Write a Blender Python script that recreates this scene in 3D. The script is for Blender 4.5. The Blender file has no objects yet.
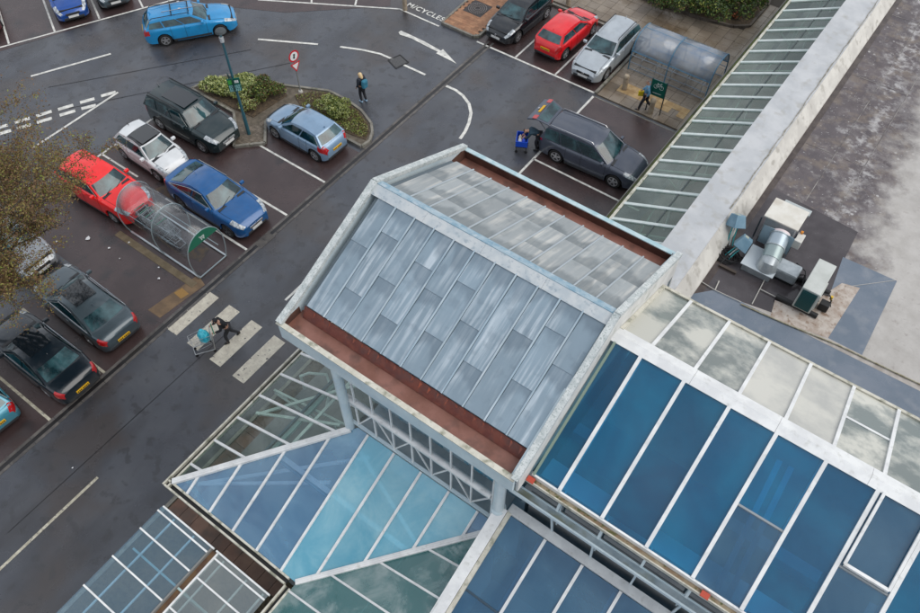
import bpy, bmesh, math, random
import numpy as np
from mathutils import Vector, Matrix
random.seed(7)
R = math.radians
S = bpy.context.scene
COL = S.collection

# ---------------------------------------------------------------- camera, sky, sun, exposure
CAM = Vector((19.1, -15.9, 24.65)); TILT = R(35.7); YAW = R(36.1); FPX = 775.0
cd = bpy.data.cameras.new("camera"); cam = bpy.data.objects.new("camera", cd); COL.objects.link(cam)
cam.location = CAM; cam.rotation_euler = (TILT, 0, YAW)
cd.sensor_width = 36; cd.lens = FPX / 920 * 36; cd.clip_end = 800; cd.clip_start = .1
S.camera = cam
W = bpy.data.worlds.new("World"); S.world = W; W.use_nodes = True
SUN_EL, SUN_AZ = R(50), R(72)
def world():
    nt = W.node_tree; nt.nodes.clear(); N = nt.nodes.new; L = nt.links.new
    sky = N('ShaderNodeTexSky'); sky.sky_type = 'NISHITA'; sky.sun_disc = False
    sky.sun_elevation = SUN_EL; sky.sun_rotation = SUN_AZ; sky.air_density = 1.2; sky.dust_density = 2.5
    tc = N('ShaderNodeTexCoord')
    no = N('ShaderNodeTexNoise'); no.inputs['Scale'].default_value = 3.2; no.inputs['Detail'].default_value = 6; no.inputs['Roughness'].default_value = .55
    L(tc.outputs['Generated'], no.inputs['Vector'])
    cr = N('ShaderNodeValToRGB'); cr.color_ramp.elements[0].position = .34; cr.color_ramp.elements[0].color = (.45, .45, .45, 1)
    cr.color_ramp.elements[1].position = .62; cr.color_ramp.elements[1].color = (1, 1, 1, 1)
    L(no.outputs['Fac'], cr.inputs['Fac'])
    no2 = N('ShaderNodeTexNoise'); no2.inputs['Scale'].default_value = 5; no2.inputs['Detail'].default_value = 4
    L(tc.outputs['Generated'], no2.inputs['Vector'])
    cc = N('ShaderNodeValToRGB'); cc.color_ramp.elements[0].position = .35; cc.color_ramp.elements[0].color = (5.2, 5.6, 6.3, 1)
    cc.color_ramp.elements[1].position = .68; cc.color_ramp.elements[1].color = (10.5, 10.7, 11, 1)
    L(no2.outputs['Fac'], cc.inputs['Fac'])
    mx = N('ShaderNodeMixRGB'); L(cr.outputs['Color'], mx.inputs['Fac']); L(sky.outputs['Color'], mx.inputs['Color1']); L(cc.outputs['Color'], mx.inputs['Color2'])
    bg = N('ShaderNodeBackground'); bg.inputs['Strength'].default_value = .078
    L(mx.outputs['Color'], bg.inputs['Color'])
    out = N('ShaderNodeOutputWorld'); L(bg.outputs['Background'], out.inputs['Surface'])
world()
sl = bpy.data.lights.new("sun", 'SUN'); sl.energy = 1.05; sl.angle = R(52); sl.color = (1, .96, .9)
sun = bpy.data.objects.new("sun", sl); COL.objects.link(sun)
sd = Vector((math.sin(SUN_AZ) * math.cos(SUN_EL), math.cos(SUN_AZ) * math.cos(SUN_EL), math.sin(SUN_EL)))
sun.rotation_euler = sd.to_track_quat('Z', 'Y').to_euler()
S.view_settings.view_transform = 'Standard'; S.view_settings.look = 'None'; S.view_settings.exposure = 0.56; S.view_settings.gamma = 1

_RM = (Matrix.Rotation(YAW, 3, 'Z') @ Matrix.Rotation(TILT, 3, 'X'))
def at(u, v, z=0.0):
    """photo pixel (920x613) to the point of the level z metres above the car park"""
    d = _RM @ Vector(((u - 460) / FPX, -(v - 306.5) / FPX, -1))
    return CAM + d * ((z - CAM.z) / d.z)

# ---------------------------------------------------------------- materials
MATS = {}
def mat(name, col, rough=.6, metal=0, col2=None, scale=3, lo=.4, hi=.6, detail=5, bump=0, bscale=40, coat=0, spec=.5, coords='pos', stretch=(1, 1, 1), rand=0, rough2=None, emit=0, extra=None):
    if name in MATS: return MATS[name]
    m = bpy.data.materials.new(name); m.use_nodes = True; nt = m.node_tree; N = nt.nodes.new; L = nt.links.new
    b = nt.nodes['Principled BSDF']
    b.inputs['Roughness'].default_value = rough; b.inputs['Metallic'].default_value = metal
    b.inputs['Coat Weight'].default_value = coat; b.inputs['Coat Roughness'].default_value = .06
    b.inputs['Specular IOR Level'].default_value = spec
    b.inputs['Base Color'].default_value = (*col, 1)
    if coords == 'pos': src = N('ShaderNodeNewGeometry').outputs['Position']
    else: src = N('ShaderNodeTexCoord').outputs['Object']
    mp = N('ShaderNodeMapping'); mp.inputs['Scale'].default_value = stretch; L(src, mp.inputs['Vector']); vec = mp.outputs['Vector']
    if coords == 'rand':
        oi = N('ShaderNodeObjectInfo'); ad = N('ShaderNodeVectorMath'); ad.operation = 'ADD'
        sc = N('ShaderNodeMath'); sc.operation = 'MULTIPLY'; sc.inputs[1].default_value = 50; L(oi.outputs['Random'], sc.inputs[0])
        L(vec, ad.inputs[0]); L(sc.outputs[0], ad.inputs[1]); vec = ad.outputs[0]
    cur = None
    if col2 is not None:
        no = N('ShaderNodeTexNoise'); no.inputs['Scale'].default_value = scale; no.inputs['Detail'].default_value = detail; no.inputs['Roughness'].default_value = .6
        L(vec, no.inputs['Vector'])
        rp = N('ShaderNodeValToRGB'); rp.color_ramp.elements[0].position = lo; rp.color_ramp.elements[1].position = hi
        rp.color_ramp.elements[0].color = (*col, 1); rp.color_ramp.elements[1].color = (*col2, 1)
        L(no.outputs['Fac'], rp.inputs['Fac']); cur = rp.outputs['Color']
        if rough2 is not None:
            mr = N('ShaderNodeMapRange'); mr.inputs['From Min'].default_value = lo; mr.inputs['From Max'].default_value = hi
            mr.inputs['To Min'].default_value = rough; mr.inputs['To Max'].default_value = rough2
            L(no.outputs['Fac'], mr.inputs['Value']); L(mr.outputs[0], b.inputs['Roughness'])
    if extra:
        for (ecol, esc, elo, ehi, eamt, estr) in extra:
            mp2 = N('ShaderNodeMapping'); mp2.inputs['Scale'].default_value = estr; L(vec, mp2.inputs['Vector'])
            n2 = N('ShaderNodeTexNoise'); n2.inputs['Scale'].default_value = esc; n2.inputs['Detail'].default_value = 4; L(mp2.outputs[0], n2.inputs['Vector'])
            m2 = N('ShaderNodeMapRange'); m2.inputs['From Min'].default_value = elo; m2.inputs['From Max'].default_value = ehi; m2.inputs['To Max'].default_value = eamt
            L(n2.outputs['Fac'], m2.inputs['Value'])
            mxx = N('ShaderNodeMixRGB'); L(m2.outputs[0], mxx.inputs['Fac'])
            if cur: L(cur, mxx.inputs['Color1'])
            else: mxx.inputs['Color1'].default_value = (*col, 1)
            mxx.inputs['Color2'].default_value = (*ecol, 1); cur = mxx.outputs['Color']
    if rand:
        oi = N('ShaderNodeObjectInfo'); mr = N('ShaderNodeMapRange'); mr.inputs['To Min'].default_value = 1 - rand; mr.inputs['To Max'].default_value = 1 + rand
        L(oi.outputs['Random'], mr.inputs['Value']); hs = N('ShaderNodeHueSaturation'); L(mr.outputs[0], hs.inputs['Value'])
        if cur: L(cur, hs.inputs['Color'])
        else: hs.inputs['Color'].default_value = (*col, 1)
        cur = hs.outputs['Color']
    if cur: L(cur, b.inputs['Base Color'])
    if bump:
        n3 = N('ShaderNodeTexNoise'); n3.inputs['Scale'].default_value = bscale; n3.inputs['Detail'].default_value = 3; L(vec, n3.inputs['Vector'])
        bp = N('ShaderNodeBump'); bp.inputs['Strength'].default_value = bump; bp.inputs['Distance'].default_value = .02
        L(n3.outputs['Fac'], bp.inputs['Height']); L(bp.outputs['Normal'], b.inputs['Normal'])
    if emit: b.inputs['Emission Color'].default_value = (*col, 1); b.inputs['Emission Strength'].default_value = emit
    MATS[name] = m; return m

def glass(name, tint, solid, scol, rough=.08, col2=None, scale=1.5, lo=.4, hi=.65, solid2=None, rand=0, stretch=(1, 1, 1), wob=.0, dist=.6, refl=.05, gr=.02):
    """sheet glass: part see-through, part tinted glossy film / dirt / painted reflection"""
    if name in MATS: return MATS[name]
    m = bpy.data.materials.new(name); m.use_nodes = True; nt = m.node_tree; N = nt.nodes.new; L = nt.links.new
    b = nt.nodes['Principled BSDF']; out = nt.nodes['Material Output']
    b.inputs['Base Color'].default_value = (*scol, 1); b.inputs['Roughness'].default_value = rough; b.inputs['Specular IOR Level'].default_value = .8
    tr = N('ShaderNodeBsdfTransparent'); tr.inputs['Color'].default_value = (*tint, 1)
    mx = N('ShaderNodeMixShader'); mx.inputs[0].default_value = solid
    L(tr.outputs[0], mx.inputs[1]); L(b.outputs[0], mx.inputs[2])
    g = N('ShaderNodeNewGeometry'); oi = N('ShaderNodeObjectInfo')
    mp = N('ShaderNodeMapping'); mp.inputs['Scale'].default_value = stretch; L(g.outputs['Position'], mp.inputs['Vector'])
    if rand:
        cb = N('ShaderNodeMath'); cb.operation = 'MULTIPLY'; cb.inputs[1].default_value = 40; L(oi.outputs['Random'], cb.inputs[0])
        ad = N('ShaderNodeVectorMath'); ad.operation = 'ADD'; L(mp.outputs[0], ad.inputs[0]); L(cb.outputs[0], ad.inputs[1]); vec = ad.outputs[0]
    else: vec = mp.outputs[0]
    fac = None
    if col2 is not None:
        no = N('ShaderNodeTexNoise'); no.inputs['Scale'].default_value = scale; no.inputs['Detail'].default_value = 6; no.inputs['Roughness'].default_value = .62; no.inputs['Distortion'].default_value = dist
        L(vec, no.inputs['Vector'])
        rp = N('ShaderNodeValToRGB'); rp.color_ramp.elements[0].position = lo; rp.color_ramp.elements[1].position = hi
        rp.color_ramp.elements[0].color = (*scol, 1); rp.color_ramp.elements[1].color = (*col2, 1)
        L(no.outputs['Fac'], rp.inputs['Fac']); L(rp.outputs['Color'], b.inputs['Base Color'])
        if rand:
            hs = N('ShaderNodeHueSaturation'); mr = N('ShaderNodeMapRange'); mr.inputs['To Min'].default_value = 1 - rand; mr.inputs['To Max'].default_value = 1 + rand
            L(oi.outputs['Random'], mr.inputs['Value']); L(mr.outputs[0], hs.inputs['Value']); L(rp.outputs['Color'], hs.inputs['Color']); L(hs.outputs['Color'], b.inputs['Base Color'])
        if solid2 is not None:
            m2 = N('ShaderNodeMapRange'); m2.inputs['From Min'].default_value = lo; m2.inputs['From Max'].default_value = hi; m2.inputs['To Min'].default_value = solid; m2.inputs['To Max'].default_value = solid2
            L(no.outputs['Fac'], m2.inputs['Value']); fac = m2.outputs[0]
    # reflectance of a thin sheet, the same seen from either face
    dt = N('ShaderNodeVectorMath'); dt.operation = 'DOT_PRODUCT'; L(g.outputs['Normal'], dt.inputs[0]); L(g.outputs['Incoming'], dt.inputs[1])
    def M_(op, a, b=None):
        x = N('ShaderNodeMath'); x.operation = op
        for k, c in ((0, a), (1, b)):
            if c is None: continue
            if isinstance(c, (int, float)): x.inputs[k].default_value = c
            else: L(c, x.inputs[k])
        return x.outputs[0]
    c_ = M_('ABSOLUTE', dt.outputs['Value']); fz = M_('ADD', M_('MULTIPLY', M_('POWER', M_('SUBTRACT', 1.0, c_), 5.0), .93), refl)
    fz = M_('MULTIPLY', fz, M_('SUBTRACT', 1.0, M_('MULTIPLY', g.outputs['Backfacing'], .8)))
    gl = N('ShaderNodeBsdfGlossy'); gl.inputs['Roughness'].default_value = gr
    if wob:
        nb = N('ShaderNodeTexNoise'); nb.inputs['Scale'].default_value = 1.2; L(vec, nb.inputs['Vector'])
        bp = N('ShaderNodeBump'); bp.inputs['Strength'].default_value = wob; bp.inputs['Distance'].default_value = .05; L(nb.outputs['Fac'], bp.inputs['Height'])
        L(bp.outputs[0], gl.inputs['Normal'])
    m3 = N('ShaderNodeMixShader'); L(fz, m3.inputs[0]); L(mx.outputs[0], m3.inputs[1]); L(gl.outputs[0], m3.inputs[2])
    inv = M_('SUBTRACT', 1.0, g.outputs['Backfacing']); L(M_('MULTIPLY', fac if fac else solid, inv), mx.inputs[0])
    L(m3.outputs[0], out.inputs['Surface'])
    MATS[name] = m; return m

# ---------------------------------------------------------------- mesh helpers
WORLD = {'glass_pavilion','entrance_tower','glass_roofed_hall','lower_glass_roof','glass_walkway_canopy','flat_roofed_store','butterfly_canopy'}   # things whose parts are given in world coordinates
class MB:
    def __init__(s): s.v = []; s.f = []; s.mi = []
    def add(s, vs, fs, mi=0):
        o = len(s.v); s.v += [tuple(v) for v in vs]; s.f += [tuple(i + o for i in f) for f in fs]; s.mi += [mi] * len(fs); return s
    def box(s, x0, x1, y0, y1, z0, z1, mi=0):
        return s.add([(x0,y0,z0),(x1,y0,z0),(x1,y1,z0),(x0,y1,z0),(x0,y0,z1),(x1,y0,z1),(x1,y1,z1),(x0,y1,z1)],
                     [(3,2,1,0),(4,5,6,7),(0,1,5,4),(1,2,6,5),(2,3,7,6),(3,0,4,7)], mi)
    def beam(s, p, q, w, h, up=(0, 0, 1), mi=0):
        p = Vector(p); q = Vector(q); d = (q - p).normalized(); up = Vector(up)
        if abs(d.dot(up.normalized())) > .98: up = Vector((1, 0, 0))
        a = d.cross(up).normalized() * (w / 2); b = a.cross(d).normalized() * (h / 2)
        vs = [p-a-b, p+a-b, p+a+b, p-a+b, q-a-b, q+a-b, q+a+b, q-a+b]
        return s.add(vs, [(3,2,1,0),(4,5,6,7),(0,1,5,4),(1,2,6,5),(2,3,7,6),(3,0,4,7)], mi)
    def slab(s, poly, t, mi=0):
        """closed prism: poly (3D, any order) is the TOP, thickened t downwards along the normal"""
        P = [Vector(p) for p in poly]; n = Vector((0, 0, 0))
        for i in range(len(P)): n += P[i].cross(P[(i + 1) % len(P)])
        n.normalize()
        if n.z < -1e-6: P.reverse(); n = -n
        k = len(P); vs = P + [p - n * t for p in P]
        fs = [tuple(range(k)), tuple(range(2 * k - 1, k - 1, -1))] + [(i, i + k, (i + 1) % k + k, (i + 1) % k) for i in range(k)]
        return s.add(vs, fs, mi)
    def tube(s, pts, r, n=8, mi=0, cap=True):
        pts = [Vector(p) for p in pts]; rs = r if isinstance(r, (list, tuple)) else [r] * len(pts)
        o = len(s.v); k = len(pts); ref = None
        for i, p in enumerate(pts):
            d = (pts[min(i + 1, k - 1)] - pts[max(i - 1, 0)])
            d = d.normalized() if d.length > 1e-9 else Vector((0, 0, 1))
            if ref is None: ref = Vector((0, 0, 1)) if abs(d.z) < .9 else Vector((1, 0, 0))
            a = d.cross(ref).normalized(); b = a.cross(d).normalized(); ref = b
            for j in range(n):
                t = 2 * math.pi * j / n; s.v.append(tuple(p + (a * math.cos(t) + b * math.sin(t)) * rs[i]))
        for i in range(k - 1):
            for j in range(n):
                s.f.append((o+i*n+j, o+(i+1)*n+j, o+(i+1)*n+(j+1)%n, o+i*n+(j+1)%n)); s.mi.append(mi)
        if cap:
            s.f.append(tuple(o + j for j in range(n))); s.f.append(tuple(o+(k-1)*n+j for j in range(n-1, -1, -1))); s.mi += [mi, mi]
        return s
    def build(s, name, ms, parent=None, smooth=False, bevel=0):
        if parent is not None and parent.name in WORLD: o_ = parent.location; s.v = [(a-o_.x, b-o_.y, c-o_.z) for a, b, c in s.v]
        me = bpy.data.meshes.new(name); me.from_pydata(s.v, [], s.f)
        if not isinstance(ms, (list, tuple)): ms = [ms]
        for m in ms: me.materials.append(m)
        if len(ms) > 1: me.polygons.foreach_set('material_index', s.mi)
        me.update()
        if smooth:
            me.polygons.foreach_set('use_smooth', [True] * len(me.polygons))
            try: me.set_sharp_from_angle(angle=R(smooth if smooth is not True else 40))
            except Exception: pass
        o = bpy.data.objects.new(name, me); COL.objects.link(o)
        if parent: o.parent = parent
        if bevel:
            bm = o.modifiers.new('bevel', 'BEVEL'); bm.width = bevel; bm.segments = 2; bm.limit_method = 'ANGLE'; bm.angle_limit = R(35)
        return o
def tag(o, label=None, cat=None, group=None, kind=None):
    if label: o['label'] = label
    if cat: o['category'] = cat
    if group: o['group'] = group
    if kind: o['kind'] = kind
    return o
def empty(name, loc, label=None, cat=None, rz=0, group=None):
    o = bpy.data.objects.new(name, None); COL.objects.link(o); o.location = loc; o.rotation_euler = (0, 0, rz); o.empty_display_size = .2
    return tag(o, label, cat, group)
def recentre(o, c):
    """move a part's own origin to the world point c without moving the part"""
    p = o.parent.location if (o.parent and o.parent.name in WORLD) else Vector((0,0,0)); d = Vector(c)-p
    o.data.transform(Matrix.Translation(-d)); o.location = d; return o
def child_copy(o, parent, loc=None, rot=None):
    c = o.copy(); COL.objects.link(c); c.parent = parent
    if loc is not None: c.location = loc
    if rot is not None: c.rotation_euler = rot
    return c
def clip(poly, ax, v, keep):
    """keep=+1 keeps coord>=v"""
    out = []
    for i in range(len(poly)):
        a = poly[i]; b = poly[(i + 1) % len(poly)]; da = (a[ax] - v) * keep; db = (b[ax] - v) * keep
        if da >= 0: out.append(a)
        if (da > 0 and db < 0) or (da < 0 and db > 0):
            t = da / (da - db); out.append((a[0] + (b[0] - a[0]) * t, a[1] + (b[1] - a[1]) * t))
    return out
def cellclip(poly, x0, x1, y0, y1):
    for ax, v, k in ((0, x0, 1), (0, x1, -1), (1, y0, 1), (1, y1, -1)):
        poly = clip(poly, ax, v, k)
        if len(poly) < 3: return []
    A = abs(sum(poly[i][0] * poly[(i+1) % len(poly)][1] - poly[(i+1) % len(poly)][0] * poly[i][1] for i in range(len(poly)))) / 2
    return poly if A > .01 else []
def chord(poly, ax, v):
    pts = []
    for i in range(len(poly)):
        a = poly[i]; b = poly[(i + 1) % len(poly)]
        if (a[ax] - v) * (b[ax] - v) < 0:
            t = (v - a[ax]) / (b[ax] - a[ax]); pts.append(a[1 - ax] + (b[1 - ax] - a[1 - ax]) * t)
    return (min(pts), max(pts)) if len(pts) >= 2 else None
def glazed(parent, poly, zf, ax, cuts, mglass, mbar, bw=.07, bh=.08, trans=(), tw=.05, mtr=None, choose=None, name='pane'):
    """panes between bars that run across axis ax at the given cuts"""
    lo = min(p[ax] for p in poly) - .01; hi = max(p[ax] for p in poly) + .01
    olo = min(p[1-ax] for p in poly) - .01; ohi = max(p[1-ax] for p in poly) + .01
    ed = [lo] + list(cuts) + [hi]; k = 0
    for i in range(len(ed) - 1):
        tr = trans(i) if callable(trans) else trans
        te = [olo] + list(tr) + [ohi]
        for j in range(len(te) - 1):
            a, b, c, d = ed[i] + .012, ed[i+1] - .012, te[j] + .008, te[j+1] - .008
            q = cellclip(poly, a, b, c, d) if ax == 0 else cellclip(poly, c, d, a, b)
            if q:
                m = choose(k, i, j) if choose else mglass
                MB().slab([(x, y, zf(x, y)) for x, y in q], .018).build(name, m, parent); k += 1
        for t in tr:
            a, b = ed[i] + bw / 2, ed[i+1] - bw / 2
            P = [(a, t), (b, t)] if ax == 0 else [(t, a), (t, b)]
            if all(len(cellclip(poly, x-.03, x+.03, y-.03, y+.03)) >= 0 for x, y in P):
                MB().beam((*P[0], zf(*P[0]) + .01), (*P[1], zf(*P[1]) + .01), tw, .035).build('transom', mtr or mbar, parent)
    for c in cuts:
        ch = chord(poly, ax, c)
        if ch:
            P = [(c, ch[0]), (c, ch[1])] if ax == 0 else [(ch[0], c), (ch[1], c)]
            MB().beam((*P[0], zf(*P[0]) + .012), (*P[1], zf(*P[1]) + .012), bw, bh).build('glazing_bar', mbar, parent)

# ---------------------------------------------------------------- shared materials
asphalt = mat('asphalt_road', (.040, .045, .058), .32, col2=(.076, .081, .092), scale=.35, lo=.35, hi=.7, bump=.3, bscale=90, rough2=.17, spec=.9,
              extra=[((.020, .019, .022), .5, .50, .66, .7, (1, .3, 1)), ((.048, .037, .032), .28, .5, .62, .7, (1, 1, 1)), ((.02, .02, .022), 2.2, .56, .64, .5, (1, 1, 1)), ((.12, .12, .12), 25, .62, .8, .2, (1, 1, 1))])
bay_asph = mat('asphalt_bays', (.042, .027, .027), .33, col2=(.070, .046, .044), scale=.5, lo=.35, hi=.7, bump=.2, bscale=60, rough2=.2, spec=.7,
               extra=[((.02, .019, .021), .9, .55, .68, .7, (1, 1, 1)), ((.11, .1, .1), 25, .62, .8, .25, (1, 1, 1))])
kerbm = mat('kerb_stone', (.16, .15, .13), .7, col2=(.25, .235, .2), scale=3, bump=.3, extra=[((.08, .09, .04), 4, .55, .7, .6, (1, 1, 1))])
whitepaint = mat('road_paint', (.5, .5, .47), .55, col2=(.72, .71, .66), scale=4, bump=.1, extra=[((.07, .07, .075), 9, .66, .72, .8, (1, 1, 1))])
yellowpaint = mat('faded_line_paint', (.36, .33, .25), .6, col2=(.55, .52, .42), scale=4, bump=.1, extra=[((.07, .07, .075), 11, .58, .66, .7, (1, 1, 1))])
brickred = mat('brown_paving', (.115, .055, .035), .45, col2=(.16, .085, .055), scale=1.3, rand=.22, bump=.3, bscale=30, extra=[((.06, .045, .035), 2, .5, .65, .6, (1, 1, 1))])
slabm = mat('path_slab', (.17, .135, .10), .42, col2=(.24, .20, .155), scale=.7, rand=.12, bump=.2, bscale=30, rough2=.2, extra=[((.09, .055, .02), .55, .5, .66, .75, (1, 1, 1))])
tactile = mat('buff_paving', (.30, .19, .08), .6, col2=(.4, .28, .14), scale=3, rand=.15, bump=.2)
soil = mat('soil', (.05, .035, .022), .9, col2=(.10, .07, .04), scale=8, bump=.8, bscale=20)
whitemetal = mat('white_coated_metal', (.66, .67, .67), .35, col2=(.78, .79, .78), scale=2, extra=[((.4, .4, .36), 6, .58, .75, .5, (1, 1, 1))])
creamedge = mat('weathered_cream_trim', (.5, .48, .40), .5, col2=(.62, .6, .52), scale=3, extra=[((.16, .17, .11), 5, .52, .68, .7, (1, 1, 1))])
paleblue = mat('pale_blue_steel', (.50, .60, .65), .38, col2=(.6, .69, .72), scale=1.5, extra=[((.38, .42, .42), 6, .6, .75, .5, (1, 1, 1))])
rustgut = mat('rusty_gutter', (.20, .085, .06), .5, col2=(.27, .125, .095), scale=1.2, bump=.2, rough2=.3, extra=[((.09, .05, .04), 2.5, .5, .7, .7, (1, 1, 1))])
rustbright = mat('bright_rust', (.24, .05, .02), .7, col2=(.12, .04, .03), scale=9, bump=.4)
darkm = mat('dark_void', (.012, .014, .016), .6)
blackrub = mat('black_rubber', (.015, .015, .016), .55)
darkplastic = mat('dark_plastic', (.03, .032, .035), .45)
chrome = mat('bright_trim', (.6, .6, .62), .2, metal=1)
steelg = mat('galvanised_steel', (.42, .44, .45), .35, metal=.7, col2=(.55, .57, .58), scale=6)
glA = glass('clear_green_glass', (.86, .93, .90), .08, (.20, .27, .24), col2=(.30, .36, .33), scale=1.2, lo=.4, hi=.7, solid2=.24, rand=.12)
glB = glass('blue_reflecting_glass', (.88, .95, 1.0), .45, (.0, .19, .44), col2=(.16, .38, .56), scale=.5, lo=.36, hi=.66, solid2=.68, rand=.25, wob=.03, refl=.07)  # paler mottling is cloud reflection painted into the glass colour
glBt = glass('turquoise_glass', (.8, .95, 1.0), .55, (.10, .54, .76), col2=(.28, .62, .74), scale=.6, solid2=.7, rand=.1, wob=.06, refl=.10)
glC = glass('algae_green_glass', (.6, .8, .75), .5, (.07, .27, .28), col2=(.38, .48, .47), scale=.8, lo=.45, hi=.66, solid2=.75, rand=.1)
glH = glass('deep_blue_glass', (.45, .82, .98), .5, (.0, .125, .28), col2=(.0, .21, .40), scale=.5, lo=.4, hi=.65, rand=.25, wob=.05, refl=.022)
glH2 = glass('steel_blue_glass', (.4, .65, .82), .6, (.008, .11, .23), col2=(.06, .20, .33), scale=.5, lo=.4, hi=.65, rand=.15, wob=.05, refl=.035)
glW = glass('whitewashed_glass', (.4, .45, .42), .95, (.44, .44, .41), col2=(.58, .57, .51), scale=.9, lo=.38, hi=.6, rough=.45, rand=.06, solid2=1, dist=.1)
glWg = glass('patchy_whitewashed_glass', (.5, .56, .53), .62, (.24, .28, .27), col2=(.56, .555, .49), scale=.6, lo=.42, hi=.56, rough=.4, rand=.12, solid2=1, dist=.1)
glD = glass('dark_wall_glass', (.2, .3, .33), .75, (.02, .045, .055))
glL = glass('shelter_roof_glass', (.75, .87, .93), .28, (.16, .30, .42), col2=(.24, .36, .45), scale=.5, rand=.08)
glL2 = glass('dirty_shelter_glass', (.8, .86, .86), .4, (.28, .34, .36), col2=(.36, .41, .41), scale=1, rand=.06)
clearp = glass('clear_plastic', (.9, .93, .95), .06, (.35, .42, .47), gr=.2)
bluep = glass('milky_blue_plastic', (.82, .88, .94), .40, (.50, .55, .62), col2=(.20, .36, .60), scale=.9, lo=.45, hi=.7, gr=.28, refl=.06)

# ---------------------------------------------------------------- ground
ground = MB().add([(-160,-160,0),(160,-160,0),(160,200,0),(-160,200,0)], [(0,1,2,3)]).build('ground', asphalt); tag(ground, kind='structure')
road = MB().slab([(.22,-60,.004),(5.6,-60,.004),(5.6,-6,.004),(12.5,-6,.004),(12.5,12.6,.004),(.22,12.6,.004)], .003).build('road', asphalt); tag(road, kind='structure')
park = MB().slab([(-5.2,-40,.004),(-.12,-40,.004),(-.12,2.7,.004),(-5.2,2.7,.004)], .003).build('parking_bays', bay_asph); tag(park, kind='structure')
park2 = MB().slab([(-9.6,-9.2,.006),(-5.2,-9.2,.006),(-5.2,1.2,.006),(-9.6,1.2,.006)], .003).build('parking_bays', bay_asph); tag(park2, kind='structure')
park3 = MB().slab([(-24,-12,.006),(-16.4,5.6,.006),(-10.4,8.6,.006),(-6.2,12.4,.006),(-14,22,.006),(-34,4,.006)], .003).build('parking_bays', bay_asph); tag(park3, kind='structure')
park4 = MB().slab([(-.6,12.7,.006),(6.4,12.7,.006),(6.4,17.6,.006),(-.6,17.6,.006)], .003).build('parking_bays', bay_asph); tag(park4, kind='structure')
park5 = MB().slab([(6.5,3,.006),(12.0,3,.006),(12.0,12.4,.006),(6.5,12.4,.006)], .003).build('parking_bays', bay_asph); tag(park5, kind='structure')
def line(par, a, b, w=.1, m=whitepaint, z=.011, name='marking'):
    a = Vector((*a[:2], z)); b = Vector((*b[:2], z)); d = (b - a).normalized(); n = Vector((-d.y, d.x, 0)) * w / 2
    return MB().slab([a-n, b-n, b+n, a+n], .002).build(name, m, par)
def poly(par, pts, m=whitepaint, z=.011, name='marking', t=.002):
    return MB().slab([(p[0], p[1], z) for p in pts], t).build(name, m, par)
# left rows
for y in (-21.4,-19.0,-16.6,-14.15,-11.75,-4.45,-2.07,.35):
    line(park, (-5.1, y), (-.15, y), .1, yellowpaint if y < -5 else whitepaint, name='bay_line')
for y in (-6.6,-4.3,-1.9,.3): line(park2, (-9.6, y), (-7.1 if y<-.5 else -8, y), .09, name='bay_line')
line(park2, (-9.6,-6.6), (-9.55,.6), .1, name='bay_line')
line(park2, (-10.95,-8.6), (-10.2,-6.9), .1, name='bay_line')
# top-left row, turned
o = Vector((-20.17,-2.29,0)); e = Vector((-15.9,6.4,0)); dv = (e - o).normalized(); nv = Vector((-dv.y, dv.x, 0))
line(park3, o - dv * 8, e, .1, name='bay_line')
for k, u in enumerate(((9,44),(54.8,31.8),(99.6,19),(143,7.8))):
    p = at(*u); line(park3, p, p + nv * 5, .1, name='bay_line')
line(park3, at(258,0), at(400,9.3), .1, name='bay_line'); line(park3, at(400,9.3), at(439,26.5), .1, name='bay_line')
for u, v in (((311.5,3),(312.5,-14)),((355,6.2),(360,-14))): line(park3, at(*u), at(*v), .1, name='bay_line')
line(road, (-16.90,-2.78), (-15.13,.74), .13, name='lane_dash')
line(road, (-12.42,-1.03), (-12.45,-5.9), .12, name='edge_line')
for a, b in (((-12.86,-1.7),(-12.53,-1.08)),((-13.29,-2.61),(-12.97,-2.01)),((-13.73,-3.55),(-13.41,-2.92)),((-14.17,-4.46),(-13.87,-3.81)),((-14.6,-5.36),(-14.3,-4.73)),((-15.03,-6.26),(-14.73,-5.63)),
             ((-12.87,-2.86),(-12.53,-2.28)),((-13.32,-3.77),(-12.99,-3.12)),((-13.76,-4.72),(-13.45,-4.11)),((-14.16,-5.54),(-13.87,-4.98)),((-14.6,-6.4),(-14.28,-5.78))):
    line(road, a, b, .22, name='give_way_dash')
poly(road, [(-10.95,-8.7),(-10.68,-7.5),(-10.28,-7.34),(-10.34,-8.46)], yellowpaint, name='crossing_stripe')
poly(road, [(-11.95,-9.2),(-11.9,-8.03),(-11.35,-8.0),(-11.4,-9.2)], yellowpaint, name='crossing_stripe')
line(road, at(258,39.5), at(318,44.5), .13, name='lane_dash')
for a, b in (((340,47),(362,50)),((362,50),(380,54)),((380,54),(393,59.5)),((403.5,65),(425.4,75))): line(road, at(*a), at(*b), .13, name='lane_dash')
A_ = [(398.5,32.6),(401,31),(412,35.8),(425,42),(441,51),(443,49.5),(456.5,64),(436,53.5),(438,52.3),(422,44.2),(411,38.5),(400,35)]
ap = [at(*q) for q in A_]
mb = MB(); mb.add([(p.x, p.y, .0125) for p in ap], [(0,1,2,10,11),(2,3,9,10),(3,4,8,9),(4,5,6,7,8)]); a_o = mb.build('arrow_marking', whitepaint, road)
arc = [(446,86),(456,90.5),(463,96),(469,104),(471,113),(469,123),(465,132),(460,139)]
arcw = [at(*q) for q in arc]; mb = MB(); vs = []
for i, p in enumerate(arcw):
    d = (arcw[min(i+1,7)] - arcw[max(i-1,0)]).normalized(); n = Vector((-d.y, d.x, 0)) * .075
    vs += [(p.x-n.x, p.y-n.y, .012), (p.x+n.x, p.y+n.y, .012)]
mb.add(vs, [(2*i, 2*i+2, 2*i+3, 2*i+1) for i in range(7)]).build('curved_marking', whitepaint, road)
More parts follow.
